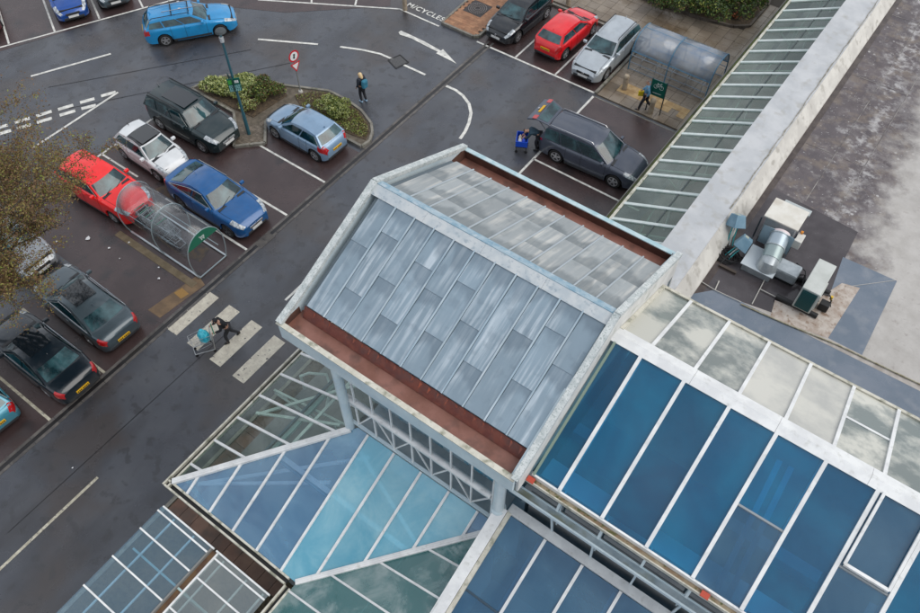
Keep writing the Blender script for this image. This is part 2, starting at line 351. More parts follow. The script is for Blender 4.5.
line(park4, (-.6,12.6), (6.45,12.65), .11, name='bay_line')
for x in (1.75,4.12): line(park4, (x,12.7), (x,17.4), .1, name='bay_line')
line(park5, (6.5,12.4), (6.5,5.5), .11, name='bay_line'); line(park5, (6.5,7.03), (11.9,7.03), .1, name='bay_line'); line(park5, (6.5,12.4), (11.9,12.4), .05, kerbm, name='joint_line')
for x in (.15,1.31,2.53,3.74):
    poly(road, [(x,-9.06),(x+.58,-9.06),(x+.58,-6.86),(x,-6.86)], mat('crossing_paint', (.5,.46,.38), .6, col2=(.62,.58,.48), scale=4, bump=.1, extra=[((.06,.06,.065), 6, .64, .67, .9, (1,1,1)), ((.3,.28,.25), 20, .55, .7, .6, (1,1,1))]), name='crossing_stripe')
line(road, (2.96,-19), (2.96,-14.55), .1, yellowpaint, name='lane_dash'); line(road, (2.93,-5.4), (2.93,-3.95), .1, name='lane_dash'); line(road, (2.96,3.6), (2.96,4.85), .13, name='lane_dash')
# painted lettering
fc = bpy.data.curves.new('lettering', 'FONT'); fc.body = 'M/CYCLES'; fc.size = .50; fc.align_x = 'CENTER'; fc.offset = .012; fc.space_character = 1.12
fo = bpy.data.objects.new('tmp', fc); COL.objects.link(fo); bpy.context.view_layer.update()
me = bpy.data.meshes.new_from_object(fo.evaluated_get(bpy.context.evaluated_depsgraph_get())); bpy.data.objects.remove(fo)
me.materials.clear(); me.materials.append(whitepaint)
lt = bpy.data.objects.new('bay_lettering', me); COL.objects.link(lt); lt.parent = park3; lt.location = (-4.32,12.93,.014); lt.rotation_euler = (0,0,0)
# drainage channel with pale concrete edges
chan = MB().box(-.03,.12,-60,12.75,.001,.006).build('drainage_channel', mat('wet_channel', (.018,.017,.018), .25)); tag(chan, kind='structure')
pb = MB().box(-.15,-.035,0,.98,0,.016).build('channel_block', mat('channel_stone', (.075,.07,.068), .55, col2=(.12,.11,.1), scale=4, rand=.25), chan); pb.location = (0,-20,0)
for i in range(33):
    if i: child_copy(pb, chan, (0,-20+i,0))
    child_copy(pb, chan, (.27,-20+i,.001))
manh = MB().slab([(p.x,p.y,.014) for p in (at(389,60.5),at(400,56),at(407,62.5),at(396,68))], .004).build('manhole_cover', [mat('cast_iron', (.05,.05,.052), .5, col2=(.09,.09,.09), scale=20, bump=.5, bscale=80)]); 
tag(manh, 'square iron manhole cover set between the curved white lane dashes', 'manhole cover')
mf = MB(); q = [at(388,60.5), at(400,55), at(408.5,62.5), at(396,69)]
for i in range(4): mf.beam((q[i].x,q[i].y,.014), (q[(i+1)%4].x,q[(i+1)%4].y,.014), .05, .014)
mf.build('cover_frame', mat('rim_iron', (.02,.02,.02), .5), manh)
gp_ = at(262,244)
for dx_, dy_ in ((-.05,0),(-.05,.42)): tag(MB().box(gp_.x-.22+dx_,gp_.x+.22+dx_,gp_.y+dy_-.2,gp_.y+dy_+.2,.004,.019).build('gully_cover', MATS['channel_stone']), 'brown gully cover beside the drainage channel, ' + ('lower left of the pair' if dy_ == 0 else 'upper right of the pair'), 'drain cover')
# patches of different asphalt
for zi, (nm, pts, m) in enumerate((('asphalt_patch', [(148,310),(198,275),(205,285),(160,318)], mat('rusty_patch', (.13,.085,.05), .6, col2=(.2,.13,.07), scale=2, bump=.2)),
                   ('asphalt_patch', [(174,293),(182,288),(189,294),(181,299)], mat('orange_patch', (.3,.17,.05), .7)))):
    poly(park, [at(*p) for p in pts], m, .0095+.004*zi, nm)
verge = MB().box(-5.2,-.5,-7.15,-6.85,0,.02).build('concrete_strip', mat('mossy_strip', (.12,.09,.05), .7, col2=(.17,.13,.08), scale=3), park)
gri = mat('worn_ground', (.10,.07,.045), .7, col2=(.05,.045,.045), scale=3)
poly(park, [at(155,189), at(170,183), at(177,198), at(172,202)], gri, .008, 'worn_patch'); poly(park, [at(184,246), at(196,240), at(210,250), at(200,262), at(190,258)], gri, .008, 'worn_patch')
# shop-front pavement and covered paving (blocks)
pave = MB().box(5.75,16,-40,-1.9,0,.10).build('pavement', soil); tag(pave, kind='structure')
pk = MB().slab([(0,0,.13),(.485,0,.13),(.485,.485,.13),(0,.485,.13)], .035).build('paving_slab', brickred, pave); pk.location = (7,-14,0)
n = 0
for i in range(14):
    for j in range(15):
        x = 5.8 + i * .5; y = -16.9 + j * .5
        if y > -13.4 and (x > 9.5): continue
        if y < -14.2 and x < 10.5: continue
        child_copy(pk, pave, (x, y, random.uniform(-.004, .004))); n += 1
MB().box(5.62,5.75,-40,-1.9,0,.14).build('kerb', kerbm, pave)

# path at the top right: slabs
path = MB().slab([(6.55,12.55,.012),(12.15,12.55,.012),(12.15,30,.012),(-.6,30,.012),(-.6,17.65,.012),(6.55,17.65,.012)], .01).build('footpath', mat('slab_joint', (.05,.04,.03), .8)); tag(path, kind='structure')
sp = MB().slab([(0,0,.05),(.585,0,.05),(.585,.585,.05),(0,.585,.05)], .037).build('paving_slab', slabm, path); sp.location = (6.6,17.7,0)
cnt = 0
for i in range(22):
    for j in range(30):
        x = -.6 + i * .6; y = 12.6 + j * .6
        if x > 11.6 or (x < 6.5 and y < 17.6): continue
        if 4.4 < x < 10.0 and y > 21.3: continue
        if y > 24 or (y > 20.5 and x < 3.5 and False): continue
        child_copy(sp, path, (x, y, random.uniform(-.003, .003))); cnt += 1
tp = MB().slab([(0,0,.057),(.39,0,.057),(.39,.39,.057),(0,.39,.057)], .01).build('buff_slab', tactile, path); tp.location = (7.2,13.4,0)
for i in range(9):
    for j in range(2):
        if i or j: 
            if random.random() < .85: child_copy(tp, path, (7.2+.4*i, 13.4+.4*j, 0))
MB().box(6.42,6.55,12.6,17.6,0,.12).build('kerb', kerbm, path); MB().box(-.6,6.42,17.6,17.73,0,.12).build('kerb', kerbm, path)

# ---------------------------------------------------------------- foliage helpers
def leaves(pts, size, mats, weights, parent, name, flat=.0, kind=None):
    n = len(pts); P = np.array(pts); rg = np.random.default_rng(int(abs(P[0,0]*1000)) % 9999)
    a = rg.normal(size=(n,3)); a[:,2] *= (1-flat); a /= np.linalg.norm(a,axis=1)[:,None]
    b = rg.normal(size=(n,3)); b = np.cross(a,b); b /= np.linalg.norm(b,axis=1)[:,None]
    s = size * rg.uniform(.6,1.3,(n,1))
    V = np.stack([P-a*s, P+b*s*.5, P+a*s, P-b*s*.5],1).reshape(-1,3)
    F = np.arange(4*n).reshape(-1,4)
    me = bpy.data.meshes.new(name); me.from_pydata(V.tolist(), [], F.tolist())
    for m in mats: me.materials.append(m)
    me.polygons.foreach_set('material_index', rg.choice(len(mats), n, p=weights).astype(int).tolist()); me.update()
    o = bpy.data.objects.new(name, me); COL.objects.link(o); o.parent = parent
    if kind: o['kind'] = kind
    return o
lf = dict(dg=mat('leaf_dark', (.03,.06,.015), .6), g=mat('leaf_green', (.085,.14,.025), .6), yg=mat('leaf_yellow_green', (.22,.25,.045), .6), pale=mat('leaf_variegated', (.42,.46,.20), .6),
          br=mat('leaf_brown', (.11,.06,.025), .7), red=mat('leaf_orange', (.35,.09,.03), .6), ol=mat('bud_olive', (.20,.16,.04), .7), bud=mat('bud_brown', (.17,.095,.045), .7))
def shrub(name, label, cx, cy, rx, ry, h, n, mats, w, size=.05, z0=.1, rot=0, group=None):
    e = empty(name, (cx,cy,z0), label, 'shrub', group=group)
    rg = random.Random(int(cx*77+cy*13)); pts = []
    lumps = [(rg.uniform(-.7,.7)*rx, rg.uniform(-.7,.7)*ry, rg.uniform(.45,.75)*h, rg.uniform(.3,.5)) for _ in range(14)]
    for _ in range(n):
        lx, ly, lz, lr = rg.choice(lumps)
        t = rg.uniform(0, 2*math.pi); u = rg.uniform(-.5,1); rr = rg.uniform(.75,1.05); q = math.sqrt(max(0,1-u*u))
        x = lx + math.cos(t)*q*rr*lr*rx*.9; y = ly + math.sin(t)*q*rr*lr*ry*.9; z = max(.0, lz + u*rr*h*.35)
        pts.append((x*math.cos(rot)-y*math.sin(rot), x*math.sin(rot)+y*math.cos(rot), z))
    leaves(pts, size, [lf[m] for m in mats], w, e, 'foliage')
    mb = MB()
    for k in range(8):
        lx, ly, lz, lr = lumps[k]; mb.tube([(lx*.3,ly*.3,-.05),(lx*.7,ly*.7,lz*.5),(lx,ly,lz)], [.02,.014,.006], 5)
    s = mb.build('stem', mat('twig', (.07,.05,.035), .8), e); s.rotation_euler = (0,0,rot)
    return e

# tar joints in the lane
jm = mat('tar_joint', (.012,.012,.013), .35)
for a, b, w in (((2.15,-17.5),(2.2,-7.5),.025),((-9.6,5.2),(-15.5,-2.8),.035),((-7.2,5.6),(-13.4,-3.2),.03),((5.2,-12),(5.25,-9.2),.04)): line(road, a, b, w, jm, z=.0095, name='tar_joint')
# ---------------------------------------------------------------- traffic island
isl_pts = [(-9.61,1.21),(-9.45,2.1),(-9.0,2.9),(-7.77,3.69),(-6.09,4.09),(-4.88,4.66),(-4.08,5.04),(-2.97,5.05),(-1.87,4.88),(-.89,4.45),(-.47,4.02),(-.2,3.5),(-.26,2.99),(-4.9,2.99),(-5.01,1.63),(-4.0,.56),(-4.98,-.45),(-6.0,.65),(-6.7,1.2),(-8,1.2)]
island = MB().slab([(x,y,.07) for x,y in isl_pts], .07).build('traffic_island', mat('island_blocks', (.085,.07,.05), .7, col2=(.14,.115,.085), scale=5, bump=.4)); tag(island, kind='structure')
for i in range(len(isl_pts)):
    a = Vector((*isl_pts[i], .07)); b = Vector((*isl_pts[(i+1) % len(isl_pts)], .07)); L_ = (b-a).length; k = max(1, round(L_/.9))
    for j in range(k):
        p = a.lerp(b, j/k); q = a.lerp(b, (j+1)/k - .012/max(L_,.1)); MB().beam(p, q, .12, .15).build('kerb_stone', kerbm, island)
def bed(pts, z): return MB().slab([(x,y,z) for x,y in pts], .05).build('planting_bed', soil, island)
bed([(-9.4,1.4),(-9.2,2.4),(-7.77,3.55),(-6.2,3.95),(-5.5,3.6),(-5.7,1.5),(-6.9,1.4)], .10)
bed([(-5.2,3.8),(-4.7,4.55),(-4,4.9),(-2.97,4.93),(-1.87,4.76),(-1.0,4.35),(-.6,3.95),(-.4,3.45),(-1.3,3.3),(-4.2,3.3)], .10)
# small block pavers on the island's walkway
bp_ = MB().slab([(0,0,.085),(.19,0,.085),(.19,.095,.085),(0,.095,.085)], .02).build('paver', mat('dark_paver', (.11,.09,.065), .7, col2=(.16,.13,.1), scale=4, rand=.25), island); bp_.location = (-4.9,1.0,0)
pol = [(-5.0,1.5),(-4.15,.56),(-4.98,-.3),(-5.9,.65),(-5.2,1.35),(-5.2,3.2),(-5.0,3.0)]
for i in range(12):
    for j in range(42):
        x = -5.95 + i*.2; y = -.3 + j*.1
        if len(cellclip(pol, x, x+.19, y, y+.095)) > 2 and cellclip(pol, x, x+.19, y, y+.095): child_copy(bp_, island, (x,y,random.uniform(-.002,.002)))
shrub('variegated_shrub', 'pale variegated shrub at the left end of the traffic island behind the lamp post', -7.9,2.25,1.65,1.15,.55,8000, ['pale','yg','g','dg'], [.5,.22,.16,.12], .055, rot=.1)
shrub('low_shrub', 'dark green and russet shrub on the island between lamp post and road sign', -6.5,3.0,.95,.95,.6,4200, ['g','dg','br','yg'], [.34,.24,.30,.12], .05)
shrub('low_shrub', 'small pale green and rust shrub near the island kerb beside the lamp post', -6.4,1.9,.6,.5,.45,1800, ['pale','yg','br','dg'], [.4,.2,.25,.15], .05)
shrub('round_shrub', 'small rounded yellow green shrub behind the light blue hatchback on the island', -2.75,4.1,1.0,.62,.6,4200, ['pale','yg','g','dg'], [.33,.32,.2,.15], .045)
gc = empty('ground_cover', (-1.6,4.1,.1)); tag(gc, kind='stuff')
rg = random.Random(4); pts = []
while len(pts) < 3000:
    x = rg.uniform(-5.2,-.4); y = rg.uniform(3.2,4.95)
    if cellclip([(-5.2,3.8),(-4.7,4.5),(-4,4.85),(-2.97,4.88),(-1.87,4.7),(-1.0,4.3),(-.6,3.9),(-.45,3.5),(-1.3,3.35),(-4.2,3.35)], x-.06,x+.06,y-.06,y+.06):
        if x < -3.4 and rg.random() < .6: continue
        pts.append((x+1.6, y-4.1, rg.uniform(.0,.12)))
gl_ = leaves(pts, .04, [lf['yg'],lf['g'],lf['br'],lf['pale']], [.45,.25,.22,.08], gc, 'leaf_mat', kind='stuff')

# hedge bed at the top
hb = MB().slab([(p.x,p.y,.16) for p in (at(641,0),at(700,20),at(733,28),at(749,27.5),at(768,6),at(772,-12),at(620,-12))], .16).build('hedge_bed', soil); tag(hb, kind='structure')
hk = [at(641,0),at(700,20.5),at(733,28.5),at(749,28),at(768,6),at(772,-6)]
for i in range(len(hk)-1):
    a, b = hk[i], hk[i+1]; k = max(1, round((b-a).length/.9))
    for j in range(k):
        MB().beam(a.lerp(b,j/k)+Vector((0,0,.09)), a.lerp(b,(j+.985)/k)+Vector((0,0,.09)), .13, .2).build('kerb_stone', mat('dark_kerb', (.07,.055,.045), .7, col2=(.12,.1,.08), scale=3), hb)
for i, (u, v, rx, ry, lab) in enumerate(((668,0,1.4,1.1,'dark green hedge bush at the left of the planted bed beyond the bicycle shelter'),(705,4,1.5,1.2,'dense green hedge bush in the middle of the bed beyond the bicycle shelter'),
        (738,6,1.3,1.1,'green hedge bush at the right corner of the bed nearest the glass walkway roof'),(700,-22,2.8,1.6,'tall dark hedge bush at the very top edge behind the others'))):
    p = at(u, v, .6); shrub('hedge_bush', lab, p.x, p.y, rx, ry, 1.2, 4200, ['dg','g','br','yg'], [.46,.34,.1,.10], .07, z0=.16)
p = at(737,17,.3); shrub('red_flower_plant', 'small plant with orange red leaves at the corner of the hedge bed', p.x, p.y, .3,.22,.3,220, ['red','br','dg'], [.5,.2,.3], .05, z0=.16)

# brick tree pit
pit = [(-2.97,12.75),(-.95,12.75),(-.72,12.98),(-.72,17.6),(-2.9,17.6),(-3.1,15.4)]
tpz = MB().slab([(x,y,.10) for x,y in pit], .1).build('brick_island', mat('brick_joint', (.05,.035,.03), .8)); tag(tpz, kind='structure')
for i in range(len(pit)):
    a = Vector((*pit[i], .06)); b = Vector((*pit[(i+1)%len(pit)], .06)); k = max(1, round((b-a).length/.9))
    for j in range(k): MB().beam(a.lerp(b,j/k), a.lerp(b,(j+.985)/k), .12, .16).build('kerb_stone', kerbm, tpz)
bk = MB().slab([(0,0,.118),(.26,0,.118),(.26,.16,.118),(0,.16,.118)], .02).build('brick', mat('pit_brick', (.26,.125,.065), .6, col2=(.33,.17,.09), scale=3, rand=.2), tpz); bk.location = (-2,13,0)
c = 0
for j in range(28):
    for i in range(9):
        x = -3.05 + i*.265 + (.13 if j % 2 else 0); y = 12.82 + j*.165
        if x + .26 > -.8 or y > 17.4: continue
        if -2.75 < x+.13 < -1.65 and 14.2 < y < 15.4: continue
        if not cellclip(pit, x, x+.26, y, y+.16): continue
        child_copy(bk, tpz, (x,y,random.uniform(-.002,.002))); c += 1
tg = MB()
cx, cy = -2.15, 14.85
for rr in (.16,.27,.38,.49):
    n = 24
    for i in range(n):
        a0, a1 = 2*math.pi*i/n, 2*math.pi*(i+.75)/n
        tg.beam((cx+rr*math.cos(a0), cy+rr*math.sin(a0), .135), (cx+rr*math.cos(a1), cy+rr*math.sin(a1), .135), .05, .02)
tgr = MB().slab([(cx-.58,cy-.58,.122),(cx+.58,cy-.58,.122),(cx+.58,cy+.58,.122),(cx-.58,cy+.58,.122)], .02).build('tree_grate', mat('grate_iron', (.035,.03,.03), .5)); tag(tgr, 'square cast iron tree grate set in the brick island by the black hatchback', 'tree grate')
tg.build('grate_ring', mat('grate_bright', (.22,.2,.19), .4, metal=.6), tgr)
# ================================================================ glass entrance pavilion
K = .45
pav = empty('glass_pavilion', (6.85,-13.5,0), 'hipped glass entrance pavilion with white bars below the metal tower roof, at the pavement', 'glass pavilion')
zA = lambda x, y: 3 + K*(x-6.85)
zB = lambda x, y: 3 + K*(y+13.5)
zC = lambda x, y: 3 + K*(x-11.8)
pA = [(6.85,-13.5),(10.7,-9.65),(10.7,-2.2),(6.85,-2.2)]
pB = [(6.85,-13.5),(11.8,-13.5),(15.55,-9.75),(15.55,-9.50),(10.85,-9.50)]
pC = [(11.8,-13.5),(11.8,-24),(15.55,-24),(15.55,-9.75)]
glazed(pav, pA, zA, 1, [-13.76+.965*i for i in range(1,12)], glA, whitemetal, .075, .08)
def chB(k, i, j): return glBt if i in (5,6,7,8) else glB
glazed(pav, pB, zB, 0, [7.46+.945*i for i in range(9)], glB, whitemetal, .07, .08, choose=chB)
glazed(pav, pC, zC, 1, [-13.78-.96*i for i in range(10,-1,-1)]+[-12.83,-11.87,-10.93], glC, whitemetal, .055, .06)
def pz(x, y, f, dz=0): return (x, y, f(x, y)+dz)
MB().beam(pz(6.85,-13.5,zA,.05), pz(10.7,-9.65,zA,.05), .17, .10).build('hip_beam', whitemetal, pav)
MB().beam(pz(6.9,-13.45,zA,.11), pz(10.7,-9.65,zA,.11), .05, .03).build('hip_capping', whitemetal, pav)
MB().beam(pz(11.8,-13.5,zB,.05), pz(15.55,-9.75,zB,.05), .15, .09).build('valley_beam', whitemetal, pav)
MB().beam(pz(11.85,-13.45,zB,.11), pz(15.5,-9.8,zB,.11), .05, .03).build('valley_capping', whitemetal, pav)
# purlins and steelwork below the glass
tealst = mat('pale_teal_steel', (.42,.55,.55), .4)
MB().beam((8.74,-11.6,zA(8.74,0)-.06), (8.74,-2.3,zA(8.74,0)-.06), .06, .1).build('purlin', mat('dark_purlin', (.05,.09,.11), .4), pav)
MB().beam((8.82,-11.5,zA(8.74,0)-.22), (8.82,-2.3,zA(8.74,0)-.22), .12, .12).build('purlin', tealst, pav)
MB().beam((9.1,-11.35,zB(0,-11.35)-.07), (13.9,-11.35,zB(0,-11.35)-.07), .06, .1).build('purlin', mat('dark_purlin', (.05,.09,.11), .4), pav)
MB().beam((9.0,-11.22,zB(0,-11.35)-.08), (13.9,-11.22,zB(0,-11.35)-.08), .15, .1).build('purlin', whitemetal, pav)
MB().beam((14.0,-24,zC(14,0)-.07), (14.0,-11.4,zC(14,0)-.07), .06, .1).build('purlin', mat('dark_purlin', (.05,.09,.11), .4), pav)
for y in (-9.4,-7.4):
    mb = MB(); mb.beam((6.95,y,2.6),(10.6,y,2.6),.07,.07).beam((6.95,y,2.75),(10.6,y,4.2),.07,.07)
    for i in range(4): mb.beam((7.2+.9*i,y,2.6),(7.65+.9*i,y,2.95+.4*i),.04,.04).beam((7.65+.9*i,y,2.95+.4*i),(8.1+.9*i,y,2.6),.04,.04)
    mb.build('truss', whitemetal, pav)
MB().tube([(10.6,-9.55,.1),(10.6,-9.55,4.7)], .13, 14).build('post', tealst, pav, True)
MB().tube([(7.1,-13.2,.1),(7.1,-13.2,2.9)], .07, 10).build('post', tealst, pav, True)
MB().tube([(11.7,-13.2,.1),(11.7,-13.2,2.9)], .07, 10).build('post', tealst, pav, True)
# white lattice just under the blue glass, like a space frame
def under(x, y, f, d): return (x, y, f(x, y)-d)
for a, b in (((7.5,-13.1),(11.6,-9.9)),((7.5,-13.1),(11.0,-11.0)),((10.9,-9.8),(14.2,-11.0))): MB().beam(under(*a,zB,.16), under(*b,zB,.14), .10, .06).build('space_frame_rod', whitemetal, pav)
for a, b in (((7.2,-10.4),(10.2,-9.6)),((7.3,-10.4),(9.6,-8.2)),((9.3,-10.8),(9.3,-7.0))): MB().beam(under(*a,zA,.16), under(*b,zA,.14), .09, .06).build('space_frame_rod', whitemetal, pav)
MB().tube([(7.4,-8.6,2.2),(7.4,-8.6,3.0),(7.6,-8.4,3.1),(8.1,-8.1,3.1),(8.4,-8.3,2.9),(8.7,-8.9,2.6)],.05,10).build('bent_pipe', whitemetal, pav, True)
MB().slab([(6.3,-13.3,.16),(15.5,-13.3,.16),(15.5,-3,.16),(6.3,-3,.16)],.01).build('covered_floor', mat('covered_floor', (.11,.12,.12), .4, col2=(.2,.19,.18), scale=.8), pav)
MB().slab([(12.0,-24,.16),(15.5,-24,.16),(15.5,-13.32,.16),(12.0,-13.32,.16)],.01).build('covered_floor', MATS['covered_floor'], pav)
# eaves gutters: dark trough with pale lips
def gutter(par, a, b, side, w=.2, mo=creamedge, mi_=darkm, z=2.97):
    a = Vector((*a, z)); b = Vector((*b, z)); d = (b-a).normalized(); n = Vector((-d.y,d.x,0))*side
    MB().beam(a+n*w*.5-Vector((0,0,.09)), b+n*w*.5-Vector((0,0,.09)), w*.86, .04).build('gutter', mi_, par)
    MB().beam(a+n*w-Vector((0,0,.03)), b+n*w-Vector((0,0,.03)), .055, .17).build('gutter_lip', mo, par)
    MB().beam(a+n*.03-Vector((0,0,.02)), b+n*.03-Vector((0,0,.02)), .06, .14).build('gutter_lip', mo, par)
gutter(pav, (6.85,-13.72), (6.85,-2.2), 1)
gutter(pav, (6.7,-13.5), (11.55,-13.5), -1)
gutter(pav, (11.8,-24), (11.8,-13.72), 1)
# ground-floor walls of the pavilion (glass front)
mb = MB(); mb.box(12.1,12.16,-24,-13.0,.13,2.8); mb.build('wall_glass', glD, pav)

# ================================================================ tower
tow = empty('entrance_tower', (12.5,-5.8,0), 'tall entrance tower with pitched grey metal roof, rusty gutters and white truss', 'tower')
def lead(nm, c1, c2, c3, st): return mat(nm, c1, .42, metal=.15, col2=c2, scale=1.6, lo=.44, hi=.56, coords='rand', stretch=st, rand=.07, rough2=.55, bump=.12, bscale=8, extra=[(c3, 2.2, .52, .66, .6, st)])  # near and far versions of one lead, slope lighting in their colours
leadN = lead('lead_blue_grey', (.30,.39,.455), (.38,.46,.51), (.56,.62,.66), (2.6,.30,1))
leadN2x = lead('lead_mid_grey', (.225,.305,.37), (.305,.385,.44), (.50,.56,.61), (2.6,.30,1))
leadF = lead('lead_pale_warm', (.27,.30,.305), (.46,.465,.45), (.58,.56,.52), (1.5,.55,1))
leadF2x = lead('lead_mid_grey_far', (.22,.25,.26), (.40,.41,.40), (.52,.51,.48), (1.5,.55,1))
def sheet_mat(name, dark, mid, pale, sgn):
    m = bpy.data.materials.new(name); m.use_nodes = True; nt = m.node_tree; N = nt.nodes.new; L = nt.links.new; b = nt.nodes['Principled BSDF']
    b.inputs['Roughness'].default_value = .42; b.inputs['Metallic'].default_value = .15
    tc = N('ShaderNodeTexCoord'); oi = N('ShaderNodeObjectInfo'); sc = N('ShaderNodeMath'); sc.operation = 'MULTIPLY'; sc.inputs[1].default_value = 60; L(oi.outputs['Random'], sc.inputs[0])
    def noi(scale, st, det=4):
        mp = N('ShaderNodeMapping'); mp.inputs['Scale'].default_value = st; L(tc.outputs['Object'], mp.inputs[0]); ad = N('ShaderNodeVectorMath'); ad.operation = 'ADD'; L(mp.outputs[0], ad.inputs[0]); L(sc.outputs[0], ad.inputs[1])
        n = N('ShaderNodeTexNoise'); n.inputs['Scale'].default_value = scale; n.inputs['Detail'].default_value = det; L(ad.outputs[0], n.inputs[0]); return n.outputs['Fac']
    def mr(v, a, b_, lo=0, hi=1):
        r = N('ShaderNodeMapRange'); L(v, r.inputs[0])
        for k, c in ((1,a),(2,b_),(3,lo),(4,hi)):
            if isinstance(c,(int,float)): r.inputs[k].default_value = c
            else: L(c, r.inputs[k])
        return r.outputs[0]
    def mix(f, a, b_):
        x = N('ShaderNodeMixRGB'); L(f, x.inputs[0])
        for k, c in ((1,a),(2,b_)):
            if isinstance(c, tuple): x.inputs[k].default_value = (*c,1)
            else: L(c, x.inputs[k])
        return x.outputs[0]
    def mth(op, a, b_):
        x = N('ShaderNodeMath'); x.operation = op
        for k, c in ((0,a),(1,b_)):
            if isinstance(c,(int,float)): x.inputs[k].default_value = c
            else: L(c, x.inputs[k])
        return x.outputs[0]
    sp = N('ShaderNodeSeparateXYZ'); L(tc.outputs['Object'], sp.inputs[0])
    d = mth('MULTIPLY', sp.outputs['Y'], -sgn)                        # distance down the sheet from its upper lap
    c = mix(mr(noi(1.6,(1,.7,1)),.35,.65), mid, tuple(v*1.12 for v in mid))
    highlight_streak = mth('MULTIPLY', mr(noi(1.0,(9,.45,1),3),.46,.64), mr(noi(.9,(1,.8,1)),.35,.6))
    c = mix(mth('MULTIPLY', highlight_streak, .85), c, pale)  # pale streaks are ripple highlights put into the colour
    tide = mth('ADD', .10, mr(noi(1.0,(2.6,.2,1),3),.3,.7,0,.5))
    t = mr(mth('SUBTRACT', d, tide), -.10, .08, .62, 0)
    c = mix(t, c, dark)
    low = mr(noi(2.5,(1,1,1)),.55,.66,0,.35); c = mix(low, c, dark)
    hs = N('ShaderNodeHueSaturation'); v_ = mr(oi.outputs['Random'],0,1,.92,1.08); L(v_, hs.inputs['Value']); L(c, hs.inputs['Color']); L(hs.outputs[0], b.inputs['Base Color'])
    bp = N('ShaderNodeBump'); bp.inputs['Strength'].default_value = .35; bp.inputs['Distance'].default_value = .03; L(noi(1.0,(5,.4,1),2), bp.inputs['Height']); L(bp.outputs[0], b.inputs['Normal'])
    return m
shN = sheet_mat('lead_sheet_shaded_blue', (.14,.19,.235), (.22,.29,.345), (.50,.57,.62), 1)  # near slope: shade and blue sky tint put into the lead colour
shF = sheet_mat('lead_sheet_lit_warm', (.15,.175,.185), (.31,.335,.34), (.56,.555,.52), -1)  # far slope: same lead, its brighter warm light put into the colour
zN = lambda x, y: 10.46 + K*(y+5.8)
zF = lambda x, y: 10.46 - K*(y+5.8)
x0, x1 = 9.32, 15.98
MB().slab([(9.3,-9.0,zN(0,-9.0)-.03),(x1,-9.0,zN(0,-9.0)-.03),(x1,-5.8,zN(0,-5.8)-.03),(9.3,-5.8,zN(0,-5.8)-.03)], .1).build('roof_deck', mat('deck_dark', (.09,.12,.14), .5), tow)
MB().slab([(9.3,-5.8,zF(0,-5.8)-.03),(x1,-5.8,zF(0,-5.8)-.03),(x1,-2.9,zF(0,-2.9)-.03),(9.3,-2.9,zF(0,-2.9)-.03)], .1).build('roof_deck', mat('deck_dark', (.09,.12,.14), .5), tow)
rg = random.Random(11)
cols = [9.36+.602*i for i in range(12)]
steps = [(-7.2,),(-8.2,-6.7),(-7.6,),(-8.3,-6.9),(-7.3,),(-8.1,-6.8),(-7.5,),(-8.2,),(-7.1,),(-8.0,-6.7),(-7.3,)]
for i in range(11):
    a, b = cols[i]+.035, min(cols[i+1], x1)-.02
    ys = [-9.05]+list(steps[i])+[-6.05]
    for j in range(len(ys)-1):
        z0 = .012 - .010*j*0; lift0 = .03; lift1 = .012
        y0, y1 = ys[j]-(.03 if j else 0), ys[j+1]
        m = shN
        MB().slab([(a,y0,zN(0,y0)+lift0),(b,y0,zN(0,y0)+lift0),(b,y1,zN(0,y1)+lift1),(a,y1,zN(0,y1)+lift1)], .015).build('roof_sheet', m, tow); recentre(COL.objects[-1], ((a+b)/2,y1,zN(0,y1)))
    if i: MB().beam((cols[i],-9.06,zN(0,-9.06)+.02),(cols[i],-6.05,zN(0,-6.05)+.02), .045, .06).build('seam_roll', leadN, tow, bevel=.012); MB().beam((cols[i]+.03,-9.06,zN(0,-9.06)+.008),(cols[i]+.03,-6.05,zN(0,-6.05)+.008), .022, .02).build('seam_shadow_strip', mat('seam_shadow', (.06,.09,.11), .6), tow)  # dark strip along each roll paints its shadow
fx = [9.45]+[10.05+.598*i for i in range(11)]
for i in range(11):
    a, b = fx[i]+.02, fx[i+1]-.02; s_ = rg.choice([(-4.6,),(-3.9,),(-4.3,),(-4.9,-3.7)]) if i else (-4.2,)
    ys = [-5.6]+list(s_)+[-2.87]
    for j in range(len(ys)-1):
        y0, y1 = ys[j], ys[j+1]-(.012 if j < len(ys)-2 else 0)
        m = shF
        MB().slab([(a,y0,zF(0,y0)+.012),(b,y0,zF(0,y0)+.012),(b,y1,zF(0,y1)+.03),(a,y1,zF(0,y1)+.03)], .015).build('roof_sheet', m, tow); recentre(COL.objects[-1], ((a+b)/2,y0,zF(0,y0)))
    if i: MB().tube([(fx[i],-5.62,zF(0,-5.62)+.03),(fx[i],-2.84,zF(0,-2.84)+.03)], .027, 8).build('seam_roll', mat('pale_roll', (.42,.47,.5), .35, metal=.3), tow, True)
# ridge capping: pale sheet and blue stained edge
ridgeP = mat('ridge_pale', (.42,.47,.50), .5, col2=(.52,.55,.56), scale=3, extra=[((.2,.27,.33), 8, .56, .7, .6, (1,1,1))])
ridgeB = mat('ridge_blue_stain', (.20,.33,.42), .5, col2=(.34,.44,.50), scale=5, extra=[((.5,.56,.6), 7, .58, .7, .6, (1,1,1))])
for i in range(4):
    a = 9.05+1.74*i; b = a+1.735
    MB().slab([(a,-6.10,zN(0,-6.1)+.05),(b,-6.10,zN(0,-6.1)+.05),(b,-5.82,zN(0,-5.82)+.05),(a,-5.82,zN(0,-5.82)+.05)], .03).build('ridge_cap', ridgeP, tow)
MB().slab([(9.02,-5.82,10.52),(16.06,-5.82,10.52),(16.06,-5.62,10.44),(9.02,-5.62,10.44)], .04).build('ridge_edge', ridgeB, tow)
